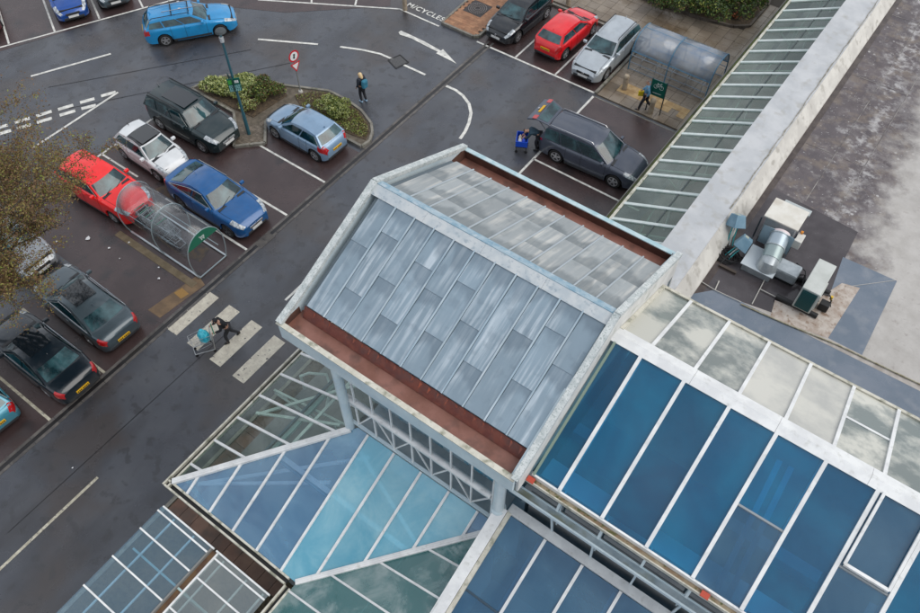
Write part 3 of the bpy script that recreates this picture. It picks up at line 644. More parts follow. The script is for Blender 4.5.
# gutters: floor, rusty inner upstand, outer fascia with lip
for y0, y1, yo in ((-9.68,-9.02,-9.72),(-2.88,-1.98,-1.94)):
    near_ = y0 < -5
    MB().box(9.05,16.02,y0,y1,8.42,8.60 if near_ else 8.46).build('gutter_floor', rustgut, tow)
    near = y0 < -5
    if near:
        MB().slab([(9.3,-9.20,8.62),(15.98,-9.20,8.62),(15.98,-9.04,8.93),(9.3,-9.04,8.93)], .02).build('gutter_upstand', mat('rust_slope', (.15,.045,.035), .6, col2=(.21,.065,.045), scale=5, bump=.3, extra=[((.12,.06,.055), 3,.48,.66,.7,(1,1,1))]), tow)
    else:
        MB().slab([(9.3,-2.9,9.10),(16.0,-2.9,9.10),(16.0,-2.80,8.5),(9.3,-2.80,8.5)], .02).build('gutter_upstand', rustbright, tow)
MB().box(9.0,16.06,-9.76,-9.68,8.13,8.76).build('fascia', paleblue, tow); MB().box(8.98,16.08,-9.80,-9.66,8.763,8.79).build('gutter_lip', creamedge, tow)
MB().box(9.06,16.0,-1.992,-1.982,8.46,8.72).build('gutter_lining', mat('dark_rust', (.07,.035,.028), .5, col2=(.11,.055,.04), scale=3), tow)
for xa_ in (9.142,15.93): [MB().box(xa_,xa_+.008,ya_,yb_,8.46,8.85).build('gutter_lining', MATS['dark_rust'], tow) for ya_, yb_ in ((-2.75,-2.0),(-9.66,-9.1))]
MB().box(9.0,16.06,-1.98,-1.90,8.13,8.74).build('fascia', paleblue, tow); MB().box(8.98,16.08,-2.01,-1.87,8.743,8.775).build('gutter_lip', mat('lip_blue', (.35,.52,.57), .4, col2=(.5,.62,.65), scale=4), tow)
rg = random.Random(3)
for k in range(26):     # bright rust flakes where the sheets drip
    x = 9.4+.255*k; MB().slab([(x,-9.07,8.965),(x+rg.uniform(.03,.1),-9.1,8.955),(x+.05,-9.1-rg.uniform(.03,.14),8.90)], .004).build('rust_drip', rustbright, tow)
# gable ends: white weathered cappings following the slopes, and cheeks below
capm = mat('flaking_white_capping', (.44,.48,.48), .6, col2=(.60,.63,.62), scale=5, extra=[((.25,.30,.29), 28, .54, .62, .7, (1,1,1))])
for xa, xb, nm in ((8.98,9.16,'left'),(16.0,16.16,'right')):
    MB().slab([(xa,-9.78,8.88),(xb,-9.78,8.88),(xb,-9.1,9.12),(xa,-9.1,9.12)], .12).build('gable_capping', capm, tow)
    MB().slab([(xa,-9.1,9.12),(xb,-9.1,9.12),(xb,-5.84,10.58),(xa,-5.84,10.58)], .12).build('gable_capping', capm, tow)
    MB().slab([(xa,-5.8,10.58),(xb,-5.8,10.58),(xb,-2.75,9.24),(xa,-2.75,9.24)], .12).build('gable_capping', capm, tow)
    MB().slab([(xa,-2.75,9.24),(xb,-2.75,9.24),(xb,-1.88,8.86),(xa,-1.88,8.86)], .12).build('gable_capping', capm, tow)
cheek = [(-9.66,8.15),(-2.0,8.15),(-2.0,8.80),(-5.8,10.42),(-9.66,8.80)]
for xa in (9.08,15.94):
    mb = MB(); mb.add([(xa,y,z) for y,z in cheek]+[(xa+.06,y,z) for y,z in cheek], [(0,1,2,3,4),(9,8,7,6,5)]+[(i,i+5,(i+1)%5+5,(i+1)%5) for i in range(5)]); mb.build('gable_wall', paleblue, tow)
ew = [(-9.62,8.0),(-2.0,8.0),(-2.0,8.78),(-2.75,9.12),(-5.8,10.46),(-9.1,9.0),(-9.62,8.78)]
mb = MB(); mb.add([(16.07,y,z) for y, z in ew]+[(16.13,y,z) for y, z in ew], [tuple(range(7)), tuple(range(13,6,-1))]+[(i,i+7,(i+1)%7+7,(i+1)%7) for i in range(7)])
mb.build('end_wall', mat('pale_render', (.58,.58,.56), .7, col2=(.68,.68,.66), scale=2, extra=[((.35,.38,.33), 3,.58,.7,.5,(1,1,1))]), tow)
MB().box(16.07,16.13,-2.0,-1.9,5.2,8.7).build('end_post', MATS['pale_render'], tow)
# columns, tube and trussed clerestory
MB().tube([(10.62,-9.58,4.7),(10.62,-9.58,8.3)], .135, 18).build('column', paleblue, tow, True)
MB().tube([(15.62,-9.5,5.9),(15.62,-9.5,8.3)], .15, 18).build('column', paleblue, tow, True)
MB().tube([(15.62,-9.5,5.85),(15.62,-9.5,6.0)], .2, 18).build('column_base', paleblue, tow, True)
MB().tube([(10.55,-9.42,6.2),(15.35,-9.42,6.2)], .095, 14).build('truss_tube', whitemetal, tow, True)
MB().box(10.5,15.6,-9.52,-9.44,4.95,5.03).build('bottom_chord', paleblue, tow)
MB().box(10.5,15.6,-9.50,-9.42,7.9,8.0).build('top_chord', paleblue, tow)
n = 7
for i in range(n+1):
    x = 10.9+4.5*i/n; MB().beam((x,-9.47,5.03),(x,-9.42,7.9),.045,.045,(0,1,0)).build('truss_post', whitemetal, tow)
    if i < n: MB().beam((x+(4.5/n if i%2 else 0),-9.46,5.03),(x+(0 if i%2 else 4.5/n),-9.43,6.2),.035,.035,(0,1,0)).build('truss_diagonal', whitemetal, tow)
# glass wall behind the truss
for i in range(6):
    x = 10.62+.87*i; MB().box(x,x+.84,-8.62,-8.60,4.9,8.1).build('wall_pane', glass('clerestory_glass', (.55,.82,.92), .5, (.05,.42,.62), col2=(.50,.58,.60), scale=.9, lo=.44, hi=.52, rand=.3), tow)
MB().box(10.85,15.6,-9.49,-8.5,4.74,4.80).build('sill_flashing', mat('grey_flashing', (.24,.29,.31), .5, col2=(.33,.37,.38), scale=2), tow)
MB().box(10.5,15.6,-9.38,-9.30,5.75,5.83).build('rail', paleblue, tow)
MB().box(10.85,15.9,-8.55,-2.2,.17,8.1).build('core_wall', mat('inner_wall', (.5,.6,.66), .7), tow)

# ================================================================ ridge-glazed hall
hall = empty('glass_roofed_hall', (23,-5.75,0), 'long glass roofed hall with deep blue panes one side and whitewashed panes the other', 'glass hall')
zHN = lambda x, y: 9.7 + K*(y+5.75)
zHF = lambda x, y: 9.7 - K*(y+5.75)
XE = 34
cutsN = [16.905+1.088*i for i in range(16)]
def tN(i): return (-7.47,) if i in (4,6) else ()
def chH(k, i, j): return glH2 if i in (6,8,9) or (i == 4 and j == 0) else glH
glazed(hall, [(16.2,-9.12),(XE,-9.12),(XE,-5.86),(16.2,-5.86)], zHN, 0, cutsN, glH, whitemetal, .085, .09, trans=tN, mtr=mat('transom_grey', (.25,.28,.3), .5), choose=chH, name='blue_pane')
def tF(i): return (-4.15,) if i == 5 else ((-3.6,) if i == 7 else ())
def chW(k, i, j): return glWg if i in (0,1,2,5,6,8) else glW
glazed(hall, [(16.14,-5.5),(XE,-5.5),(XE,-2.82),(16.14,-2.82)], zHF, 0, [16.97+1.075*i for i in range(16)], glW, whitemetal, .08, .09, trans=tF, choose=chW, name='white_pane')
for xx in (20.62,20.88): MB().beam((xx+.1,-9.0,zHN(0,-9.0)-.45),(xx-.1,-6.1,zHN(0,-6.1)-.45), .12,.06).build('pale_reflection_band', mat('pale_blue_band', (.25,.34,.4), .6), hall)  # added pale bars imitate a double reflection in the blue glass
for xx, ya, yb in ((17.3,-8.3,-7.3),(18.4,-8.9,-7.3),(19.5,-8.6,-7.4),(22.6,-8.9,-7.6)): MB().slab([(xx-.35,ya,zHN(0,ya)-.25),(xx+.62,ya,zHN(0,ya)-.25),(xx+.62,yb,zHN(0,yb)-.25),(xx-.35,yb,zHN(0,yb)-.25)],.02).build('dark_inner_sheet', mat('dark_tone_sheet', (.01,.02,.03), .6), hall)  # added dark sheets deepen the tone of the panes above in rectangles
# opening vent frame over the far right bays
vx = cutsN[5]
MB().beam((vx+.1,-7.42,zHN(0,-7.42)+.07),(vx+1.0,-7.42,zHN(0,-7.42)+.07),.07,.07).beam((vx+.11,-7.42,zHN(0,-7.42)+.07),(vx+.11,-5.9,zHN(0,-5.9)+.07),.06,.07).beam((vx+1.0,-7.42,zHN(0,-7.42)+.07),(vx+1.0,-5.9,zHN(0,-5.9)+.07),.06,.07).build('vent_frame', whitemetal, hall)
for i in range(9):
    a = 16.12+2.0*i; b = a+1.994
    mb = MB(); mb.slab([(a,-5.93,9.68),(b,-5.93,9.68),(b,-5.72,9.75),(a,-5.72,9.75)],.03); mb.slab([(a,-5.72,9.75),(b,-5.72,9.75),(b,-5.44,9.63),(a,-5.44,9.63)],.03); mb.build('ridge_cap', whitemetal, hall)
MB().beam((16.1,-2.78,8.37),(XE,-2.78,8.37),.07,.12).build('eaves_beam', creamedge, hall)
MB().beam((16.18,-5.5,9.62),(16.18,-2.8,8.41),.09,.10).build('verge_beam', creamedge, hall)
MB().beam((16.24,-9.15,8.19),(16.24,-5.9,9.66),.06,.06).build('verge_beam', mat('green_reflection_strip', (.2,.27,.22), .6), hall)  # green bar imitates a greenish reflection on the blue glass
MB().box(16.2,XE,-9.17,-9.122,8.03,8.21).build('eaves_beam', whitemetal, hall)
MB().box(16.1,XE,-9.27,-9.172,8.0,8.06).build('gutter', mat('mossy_gutter', (.26,.18,.11), .8, col2=(.38,.32,.22), scale=3, bump=.5, extra=[((.1,.11,.03), 8,.55,.62,.9,(1,1,1))]), hall)
MB().box(16.1,XE,-9.30,-9.272,7.98,8.10).build('gutter_lip', creamedge, hall)
# clerestory wall, walkway channel, struts, sill
cl_ = glass('clerestory_dark_glass', (.1,.2,.25), .9, (.004,.025,.04))
for i in range(16):
    x = 15.95+1.088*i; MB().box(x,x+1.05,-8.99,-8.97,6.0,7.98).build('wall_pane', cl_, hall)
    MB().box(x+1.05,x+1.088,-9.03,-8.96,6.0,7.98).build('mullion', paleblue, hall)
    MB().beam((x+1.07,-9.46,7.36),(x+1.07,-9.22,6.02),.05,.05).beam((x+1.07,-9.27,7.45),(x+1.07,-9.05,7.98),.06,.06).build('strut', paleblue, hall)
MB().box(15.85,XE,-9.44,-9.28,7.38,7.42).build('walkway_floor', mat('walkway_grating', (.22,.27,.30), .6, col2=(.33,.38,.4), scale=2, extra=[((.16,.15,.05), 1.1,.54,.64,.6,(1,1,1))]), hall)
MB().box(15.85,XE,-9.485,-9.44,7.36,7.47).build('walkway_edge', paleblue, hall); MB().box(15.85,XE,-9.28,-9.245,7.36,7.46).build('walkway_edge', paleblue, hall)
MB().box(15.85,XE,-9.45,-9.2,5.9,5.99).build('sill', whitemetal, hall)
for x in (16.15,20.45): MB().slab([(x,-9.33,8.13),(x+.18,-9.33,8.13),(x+.18,-9.2,8.16),(x,-9.2,8.16)],.05).build('red_bracket', mat('red_paint', (.45,.06,.03), .5), hall)
MB().box(16.3,XE,-8.98,-8.35,7.3,7.75).build('pale_inner_band', mat('pale_inner_band', (.6,.64,.66), .7), hall)  # added pale box imitates the lighter reflected band near the gutter
MB().box(16.3,XE,-7.4,-7.1,7.2,7.6).build('inner_beam', mat('inner_beam', (.3,.35,.4), .7), hall)
MB().box(16.2,XE,-9.0,-2.9,0,6.9).build('core_wall', mat('hall_interior', (.10,.12,.12), .8, col2=(.2,.2,.2), scale=1), hall)
for i in range(8): # roof steelwork below the blue glass
    x = 16.9+2.176*i; MB().beam((x,-9,8.05),(x,-5.8,9.45),.1,.12).build('rafter', whitemetal, hall)

# ================================================================ lower blue glass roof
low = empty('lower_glass_roof', (20,-12,0), 'lower steel blue glass lean-to roof at the bottom below the walkway', 'glass roof')
zL = lambda x, y: 5.93 + K*(y+9.45)
glazed(low, [(15.95,-24),(XE,-24),(XE,-9.47),(15.95,-9.47)], zL, 0, [17.0+1.05*i for i in range(16)], glH2, whitemetal, .075, .08, trans=lambda i: (-11.38,) if i == 0 else (), mtr=mat('dark_bar', (.03,.06,.09), .4), name='blue_pane')
MB().slab([(15.55,-24,zL(0,-24)+.12),(15.86,-24,zL(0,-24)+.12),(15.86,-9.45,zL(0,-9.45)+.12),(15.55,-9.45,zL(0,-9.45)+.12)],.14).build('rake_capping', whitemetal, low)
MB().slab([(15.868,-24,zL(0,-24)+.08),(15.98,-24,zL(0,-24)+.08),(15.98,-9.45,zL(0,-9.45)+.08),(15.868,-9.45,zL(0,-9.45)+.08)],.1).build('rake_flashing', creamedge, low)
mb = MB(); mb.add([(15.60,-24,.1),(15.60,-9.6,.1),(15.60,-9.6,zL(0,-9.6)),(15.60,-24,max(.2,zL(0,-24))),(15.68,-24,.1),(15.68,-9.6,.1),(15.68,-9.6,zL(0,-9.6)),(15.68,-24,max(.2,zL(0,-24)))],[(0,1,2,3),(7,6,5,4),(0,4,5,1),(1,5,6,2),(2,6,7,3),(3,7,4,0)]); mb.build('side_wall', whitemetal, low)
for i in range(8): MB().beam((16.9+2.1*i,-16,zL(0,-16)-.2),(16.9+2.1*i,-9.5,zL(0,-9.5)-.2),.1,.14).build('rafter', whitemetal, low)
MB().slab([(15.7,-24,.2),(XE,-24,.2),(XE,-9.5,.2),(15.7,-9.5,.2)],.05).build('inner_floor', mat('inner_floor', (.12,.12,.13), .5), low)

# ================================================================ glass walkway roof (top right)
wk = empty('glass_walkway_canopy', (12.15,12,0), 'long lean-to glass canopy with many white cross bars along the footpath and parapet', 'canopy')
zK = lambda x, y: 3 + K*(x-12.15)
glK = glass('walkway_glass', (.68,.78,.72), .25, (.17,.24,.21), col2=(.24,.31,.28), scale=.8, solid2=.4, rand=.12, dist=.1)
glazed(wk, [(12.15,-1.9),(14.9,-1.9),(14.9,32),(12.15,32)], zK, 1, [-1.5+.9585*i for i in range(36)], glK, mat('pale_mint_bar', (.58,.66,.63), .4, col2=(.7,.75,.73), scale=3), .13, .07, trans=(13.78,), tw=.05, mtr=mat('dark_transom', (.07,.09,.09), .5))
MB().box(12.05,12.16,-1.9,32,2.9,3.03).build('eaves_beam', creamedge, wk)
MB().box(11.92,12.05,-1.9,32,2.84,2.88).build('gutter', mat('moss_gut', (.05,.06,.03), .7, col2=(.12,.15,.04), scale=2), wk)
MB().box(11.88,11.92,-1.9,32,2.84,2.95).build('gutter_lip', mat('dark_lip', (.1,.1,.09), .5), wk)
for i in range(9):
    y = -1 + 3.83*i; MB().tube([(13.3,y,0),(13.3,y,3.3)],.06,10).build('post', whitemetal, wk, True); MB().beam((12.3,y,2.9),(14.7,y,3.95),.07,.1).build('rafter', whitemetal, wk)
    MB().beam((13.3,y,2.4),(12.5,y,3.0),.05,.05).beam((13.3,y,2.4),(14.1,y,3.6),.05,.05).beam((13.3,y,2.6),(13.3,y+1.5,3.35),.05,.05).build('brace', whitemetal, wk)
wf = MB().box(12.2,14.8,-1.8,32,.0,.06).build('walkway_floor', mat('walkway_floor', (.15,.14,.12), .5, col2=(.22,.16,.14), scale=1.5), wk)

# ================================================================ flat roofed store
store = empty('flat_roofed_store', (24,14,0), 'flat roofed store with stained dark membrane and wide pale parapet', 'building')
flatm = bpy.data.materials.new('stained_membrane'); flatm.use_nodes = True
def flat_mat(m):
    nt = m.node_tree; N = nt.nodes.new; L = nt.links.new; b = nt.nodes['Principled BSDF']
    g = N('ShaderNodeNewGeometry'); sp_ = N('ShaderNodeSeparateXYZ'); L(g.outputs['Position'], sp_.inputs[0])
    def noise(sc, det=6, dist=0, st=None):
        n = N('ShaderNodeTexNoise'); n.inputs['Scale'].default_value = sc; n.inputs['Detail'].default_value = det; n.inputs['Distortion'].default_value = dist; n.inputs['Roughness'].default_value = .65
        if st: mp = N('ShaderNodeMapping'); mp.inputs['Scale'].default_value = st; L(g.outputs['Position'], mp.inputs[0]); L(mp.outputs[0], n.inputs[0])
        else: L(g.outputs['Position'], n.inputs[0])
        return n.outputs['Fac']
    def rng(s, a, b_, lo=0, hi=1):
        r = N('ShaderNodeMapRange'); r.inputs['From Min'].default_value = a; r.inputs['From Max'].default_value = b_; r.inputs['To Min'].default_value = lo; r.inputs['To Max'].default_value = hi; L(s, r.inputs[0]); return r.outputs[0]
    def mix(f, c1, c2):
        x = N('ShaderNodeMixRGB'); L(f, x.inputs[0])
        for k, c in ((1,c1),(2,c2)):
            if isinstance(c, tuple): x.inputs[k].default_value = (*c,1)
            else: L(c, x.inputs[k])
        return x.outputs[0]
    def math_(op, a, b_):
        x = N('ShaderNodeMath'); x.operation = op; x.use_clamp = False
        for k, c in ((0,a),(1,b_)):
            if isinstance(c,(int,float)): x.inputs[k].default_value = c
            else: L(c, x.inputs[k])
        return x.outputs[0]
    base = mix(rng(noise(.9),.35,.65), (.075,.062,.068), (.13,.11,.112))
    base = mix(rng(noise(2.5,8),.52,.66,0,.6), base, (.24,.22,.21))
    base = mix(rng(noise(9,3),.66,.7,0,.75), base, (.5,.5,.49))
    vo = N('ShaderNodeTexVoronoi'); vo.inputs['Scale'].default_value = 2.6; L(g.outputs['Position'], vo.inputs['Vector'])
    base = mix(math_('MULTIPLY', rng(vo.outputs['Distance'], .10, .16, 1, 0), rng(noise(.7),.48,.56,0,.8)), base, (.50,.49,.48))
    vo2 = N('ShaderNodeTexVoronoi'); vo2.inputs['Scale'].default_value = 7; L(g.outputs['Position'], vo2.inputs['Vector'])
    base = mix(math_('MULTIPLY', rng(vo2.outputs['Distance'], .08, .14, 1, 0), rng(noise(1.1),.5,.56,0,.8)), base, (.45,.44,.43))
    warm = mix(rng(noise(1.3),.5,.62,0,.6), base, (.20,.16,.125))
    # the drier pale side of the roof: beyond x about 20.8
    s = math_('ADD', math_('SUBTRACT', sp_.outputs['X'], math_('MULTIPLY', math_('SUBTRACT', sp_.outputs['Y'], 6.0), -.12)), rng(noise(.8,7),.3,.7,-.8,.8))
    edge = rng(s, 19.9, 21.0)
    pale = mix(rng(noise(1.5),.35,.65), (.38,.36,.335), (.47,.45,.425)); pale = mix(rng(noise(4,6),.6,.7,0,.6), pale, (.28,.25,.23))
    cc_ = mix(edge, warm, pale)
    # lichen-white band along the seam
    d = rng(math_('ABSOLUTE', math_('SUBTRACT', s, 19.2), 0), .1, .9, 1, 0)
    cc_ = mix(math_('MULTIPLY', d, rng(noise(2.2,8,.15),.48,.6,0,.6)), cc_, (.55,.54,.53))
    L(cc_, b.inputs['Base Color']); L(rng(noise(.5),.4,.6,.35,.7), b.inputs['Roughness'])
    bp = N('ShaderNodeBump'); bp.inputs['Strength'].default_value = .3; bp.inputs['Distance'].default_value = .02; L(noise(6), bp.inputs['Height']); L(bp.outputs[0], b.inputs['Normal'])
flat_mat(flatm)
ZR = 4.6
MB().box(16.2,60,-2.7,80,0,ZR).build('roof_membrane', flatm, store)
MB().box(14.75,15.95,-1.9,80,3.0,5.3).build('parapet_top', mat('parapet_pale', (.44,.455,.47), .55, col2=(.53,.54,.55), scale=1, bump=.25, bscale=8, extra=[((.36,.35,.32), 2.5,.55,.7,.6,(1,1,1))]), store)
mb = MB(); mb.add([(15.953,-1.9,5.296),(16.4,-1.9,4.72),(16.4,-1.9,4.0),(15.953,-1.9,4.0),(15.953,80,5.296),(16.4,80,4.72),(16.4,80,4.0),(15.953,80,4.0)],[(0,1,2,3),(7,6,5,4),(0,4,5,1),(1,5,6,2)]); mb.build('parapet_fillet', mat('fillet_pale', (.52,.5,.46), .7, col2=(.64,.62,.57), scale=1.4, extra=[((.3,.28,.24), 3,.55,.68,.6,(1,1,1))]), store)
MB().box(16.4,16.62,-2.6,80,4.601,4.609).build('roof_gutter', mat('wet_dirt', (.055,.04,.035), .3, col2=(.09,.07,.06), scale=3), store)
# raised torn edge of felt along the parapet
rg = random.Random(5); mb = MB(); py = None
for i in range(60):
    y = 4 + i*.32; x = 15.88 + rg.uniform(-.02,.025)
    if py: mb.beam((py[0],py[1],5.312),(x,y,5.312),rg.uniform(.02,.06),.02)
    py = (x,y)
mb.build('torn_felt_edge', mat('torn_felt', (.2,.19,.15), .9, col2=(.36,.34,.3), scale=6), store)
def rsheet(nm, pts, m, z=ZR+.006): return MB().slab([(p.x,p.y,z) for p in [at(u,v,z) for u,v in pts]], .004).build(nm, m, store)
blueg = mat('bluegrey_sheet', (.13,.165,.21), .35, col2=(.175,.205,.25), scale=.7, rough2=.22, bump=.1, extra=[((.24,.26,.29), 2,.55,.7,.5,(1,1,1))])
wet = mat('wet_membrane', (.050,.042,.045), .12, col2=(.075,.066,.07), scale=.8, rough2=.3, bump=.05)
rsheet('wet_patch', [(757,180),(858,232),(845,258),(817,338),(700,300),(668,290),(700,240)], wet)
rsheet('membrane_patch', [(843,257),(897,281),(861,357),(815,336)], blueg, ZR+.012)
MB().slab([(p.x,p.y,ZR+.012) for p in [at(u,v,ZR) for u,v in ((660,300),(715,290),(742,302),(920,391),(1000,431),(1000,520))]], .004).build('membrane_strip', blueg, store)
rsheet('pale_strip', [(742,302),(920,391),(1000,431),(1000,424),(920,384),(790,319)], mat('buff_strip', (.33,.30,.27), .6, col2=(.44,.41,.38), scale=3), ZR+.015)
rsheet('concrete_pad', [(842,283),(860,288),(828,338),(770,318),(775,300),(800,310)], mat('stained_pad', (.36,.29,.24), .7, col2=(.5,.45,.4), scale=4, extra=[((.18,.1,.05), 5,.56,.66,.7,(1,1,1))]), ZR+.018)
for xa_, w_ in ((17.75,.025),(18.85,.02)): MB().box(xa_,xa_+w_,6.6,60,ZR+.001,ZR+.012).build('felt_lap', mat('felt_lap_edge', (.10,.088,.088), .6, col2=(.3,.28,.26), scale=2), store)
for ya_ in (9.5,14.5,19.5): MB().box(16.62,18.9,ya_,ya_+.02,ZR+.001,ZR+.011).build('felt_lap', MATS['felt_lap_edge'], store)
def rod(nm, pts, r, m, z=ZR+.05, parent=store): return MB().tube([at(u,v,z) for u,v in pts], r, 6).build(nm, m, parent, True)
rod('conduit', [(741,304),(784,323),(838,345),(907,378),(935,391)], .025, mat('mossy_pipe', (.26,.23,.14), .7, col2=(.4,.38,.3), scale=6))
rod('lightning_strip', [(686,272),(715,290),(741,302)], .014, mat('pale_strip_metal', (.5,.48,.44), .5))
rod('lightning_strip', [(752,304),(776,258)], .016, mat('pale_strip_metal', (.5,.48,.44), .5)); rod('lightning_strip', [(760,289),(782,300)], .016, mat('pale_strip_metal', (.5,.48,.44), .5))
rod('lightning_strip', [(715,290),(719,281)], .02, mat('pale_strip_metal', (.5,.48,.44), .5))
rod('roof_line', [(845,287),(897,280)], .008, mat('pale_strip_metal', (.5,.48,.44), .5), ZR+.02)
d = at(744.5,201,ZR); 
mb = MB(); mb.tube([(d.x,d.y,ZR),(d.x,d.y,ZR+.1)],.09,12).tube([(d.x,d.y,ZR+.1),(d.x,d.y,ZR+.13)],.12,12); mb.build('roof_drain', mat('drain_rust', (.08,.04,.035), .6), store, True)

# ================================================================ trolley canopy bottom-left
lc = empty('butterfly_canopy', (9.3,-18,0), 'butterfly glass canopy with white grid bars and rusty valley gutter, bottom left', 'canopy')
zl = lambda x, y: 3.0 - .03 + (abs(x-9.35)*.06)
cy_ = [-15.0-.98*i for i in range(8)][::-1]
glazed(lc, [(7.2,-22.3),(9.22,-22.3),(9.22,-14.2),(7.2,-14.2)], zl, 1, cy_+[-14.35], glL, whitemetal, .05, .05)
glazed(lc, [(9.48,-22.3),(11.45,-22.3),(11.45,-14.2),(9.48,-14.2)], zl, 1, cy_+[-14.35], glL2, whitemetal, .05, .05)
for x in (7.75,8.55,9.75,10.65,11.3): MB().beam((x,-22.3,zl(x,0)-.05),(x,-14.25,zl(x,0)-.05),.05,.05).build('purlin', whitemetal, lc)
MB().box(9.24,9.46,-22.3,-14.22,2.86,2.90).build('valley_gutter', mat('rust_mud', (.10,.05,.03), .5, col2=(.16,.09,.04), scale=4), lc)
MB().box(9.2,9.25,-22.3,-14.2,2.88,3.02).build('gutter_lip', mat('grey_lip', (.2,.2,.19), .5), lc); MB().box(9.45,9.5,-22.3,-14.2,2.88,3.02).build('gutter_lip', whitemetal, lc)
MB().box(7.2,9.3,-14.2,-14.15,2.98,3.06).box(9.4,11.45,-14.2,-14.15,2.98,3.06).build('end_bar', whitemetal, lc)
for y in (-15.5,-19.5): MB().tube([(9.35,y,.05),(9.35,y,2.86)],.06,10).build('post', tealst, lc, True); MB().beam((7.4,y,2.9),(11.3,y,2.9),.06,.08).build('arm', tealst, lc)
# ================================================================ vehicles
tyre_m = mat('tyre', (.012,.012,.012), .7); rim_m = mat('alloy', (.55,.56,.58), .3, metal=.8); rimd_m = mat('dark_alloy', (.12,.12,.13), .35, metal=.7)
carglass = mat('car_glass', (.004,.022,.028), .05, col2=(.05,.125,.14), scale=1.0, lo=.42, hi=.62, coords='obj', spec=.6, coat=.6)  # teal patches over the dark glass imitate sky reflection
plateY = mat('yellow_plate', (.75,.42,.01), .5); plateW = mat('white_plate', (.7,.7,.68), .5); lampR = mat('red_lens', (.45,.01,.012), .15, coat=1); lampW = mat('clear_lens', (.55,.6,.63), .12, coat=1, col2=(.2,.22,.24), scale=9, coords='obj')
seamm = mat('panel_gap', (.008,.008,.008), .8); plat_ch = mat('plate_letters', (.02,.02,.02), .6)
def paint(name, c, metal=.25, rough=.3):
    return mat(name, c, rough, metal=metal, coat=.9, spec=.4, col2=tuple(min(1, v*1.12) for v in c), scale=2, coords='obj', extra=[((.7*c[0]+.02,.7*c[1]+.02,.7*c[2]+.02), 5,.55,.75,.3,(1,1,1))])
def ss(t): t = max(0, min(1, t)); return t*t*(3-2*t)
def make_car(label, rear, front, side, colour, L_, Wd, H, wb, foh, kind, cat='car', dark_roof=False, rails=None, trim=False, sunroof=None, tail='hatch', plate_front=plateW, rim=None, group='cars in the car park', big_tail=False, name='parked_car', gate_open=False, rear_tint=None, grille=darkplastic, mirrorc=None, lights_on=False, deco=None):
    """rear/front: ground points under the two wheels on the side one can see; side +1 = that is the car's left side"""
    rear = Vector((rear[0], rear[1], 0)); front = Vector((front[0], front[1], 0)); h = (front-rear).normalized(); ln = Vector((-h.y, h.x, 0))
    mid = (rear+front)/2 - ln*side*(Wd/2-.04)
    car = empty(name, mid, label, cat, math.atan2(h.y, h.x), group)
    roh = L_ - wb - foh; xf = wb/2+foh; xr = -wb/2-roh; wr_ = .35 if H > 1.6 else .33
    P = dict(hatch=dict(hn=.70, cow=(wb/2-.28,.96), ws=(wb/2-1.02,0), rr=(xr+.55,0), rg=(xr+.16,1.0), tz=.88),
             mini=dict(hn=.74, cow=(wb/2-.20,.97), ws=(wb/2-.80,0), rr=(xr+.50,0), rg=(xr+.14,1.0), tz=.9),
             estate=dict(hn=.72, cow=(wb/2-.42,.97), ws=(wb/2-1.15,0), rr=(xr+.45,0), rg=(xr+.12,1.02), tz=.92),
             mpv=dict(hn=.78, cow=(wb/2-.30,1.06), ws=(wb/2-1.15,0), rr=(xr+.35,0), rg=(xr+.10,1.06), tz=.98),
             suv=dict(hn=.88, cow=(wb/2-.42,1.12), ws=(wb/2-1.02,0), rr=(xr+.42,0), rg=(xr+.12,1.12), tz=1.0),
             coupesuv=dict(hn=.86, cow=(wb/2-.48,1.08), ws=(wb/2-1.2,0), rr=(xr+1.35,0), rg=(xr+.42,1.14), tz=1.06),
             coupe=dict(hn=.68, cow=(wb/2-.45,.94), ws=(wb/2-1.18,0), rr=(xr+1.25,0), rg=(xr+.52,1.0), tz=.94),
             sedan=dict(hn=.68, cow=(wb/2-.52,.95), ws=(wb/2-1.22,0), rr=(xr+1.35,0), rg=(xr+.62,1.02), tz=.96))[kind]
    cx_, cz = P['cow']; wx = P['ws'][0]; rx = P['rr'][0]; gx, gz = P['rg']
    def wid(x):
        a = (xf+xr)/2; t = abs((x-a)/(L_/2)); e = 4 if x > a else 5
        return Wd/2*(1-(.17 if x > a else .14)*t**e-.02*t**2)
    def deck(x):
        if x > cx_: t = (x-cx_)/(xf-cx_); return cz-(cz-P['hn'])*(t**1.9*.85+.15*t)
        if x < gx: t = (gx-x)/max(.01, gx-xr); return gz-(gz-P['tz'])*t**1.5
        return gz+(cz-gz)*(x-gx)/(cx_-gx)
    def arch(x):
        z = .20
        for wxx in (-wb/2, wb/2):
            d = abs(x-wxx); r = wr_+.055
            if d < r: z = max(z, wr_+math.sqrt(r*r-d*d)*1.0)
        return z
    def ring(x):
        w = wid(x); dk = deck(x); sh = dk-.05 if (x > cx_ or x < gx) else dk-.02; zb = arch(x)
        e = 0
        if x > xf-.42: e = (x-xf+.42)/.42
        if x < xr+.30: e = (xr+.30-x)/.30
        k = 1-.17*e**2.6; w *= k; top = 1-.13*e**3; zb = zb+.10*e**2
        mz = min(max(.56, zb+.03), sh-.08)
        pts = [(.93*w, zb), (.985*w, zb+.02), (1.0*w, zb+(mz-zb)*.6), (1.0*w, mz), (.985*w, (mz+sh)/2+.02), (.965*w, sh-.04), (.925*w, sh), (.84*w, sh+.022), (.60*w, dk-.004), (.3*w, dk+.012), (0, dk+.016)]
        return [(y, z if i < 3 else z*top if z > .3 else z) for i, (y, z) in enumerate(pts)]
    def BS(x, t, off=0):
        r = ring(x); t = max(0, min(9.999, t)); i = int(t); f = t-i
        y = r[i][0]*(1-f)+r[i+1][0]*f; z = r[i][1]*(1-f)+r[i+1][1]*f
        dy, dz = r[i+1][0]-r[i][0], r[i+1][1]-r[i][1]; l = math.hypot(dy, dz) or 1
        return y+dz/l*off, z-dy/l*off
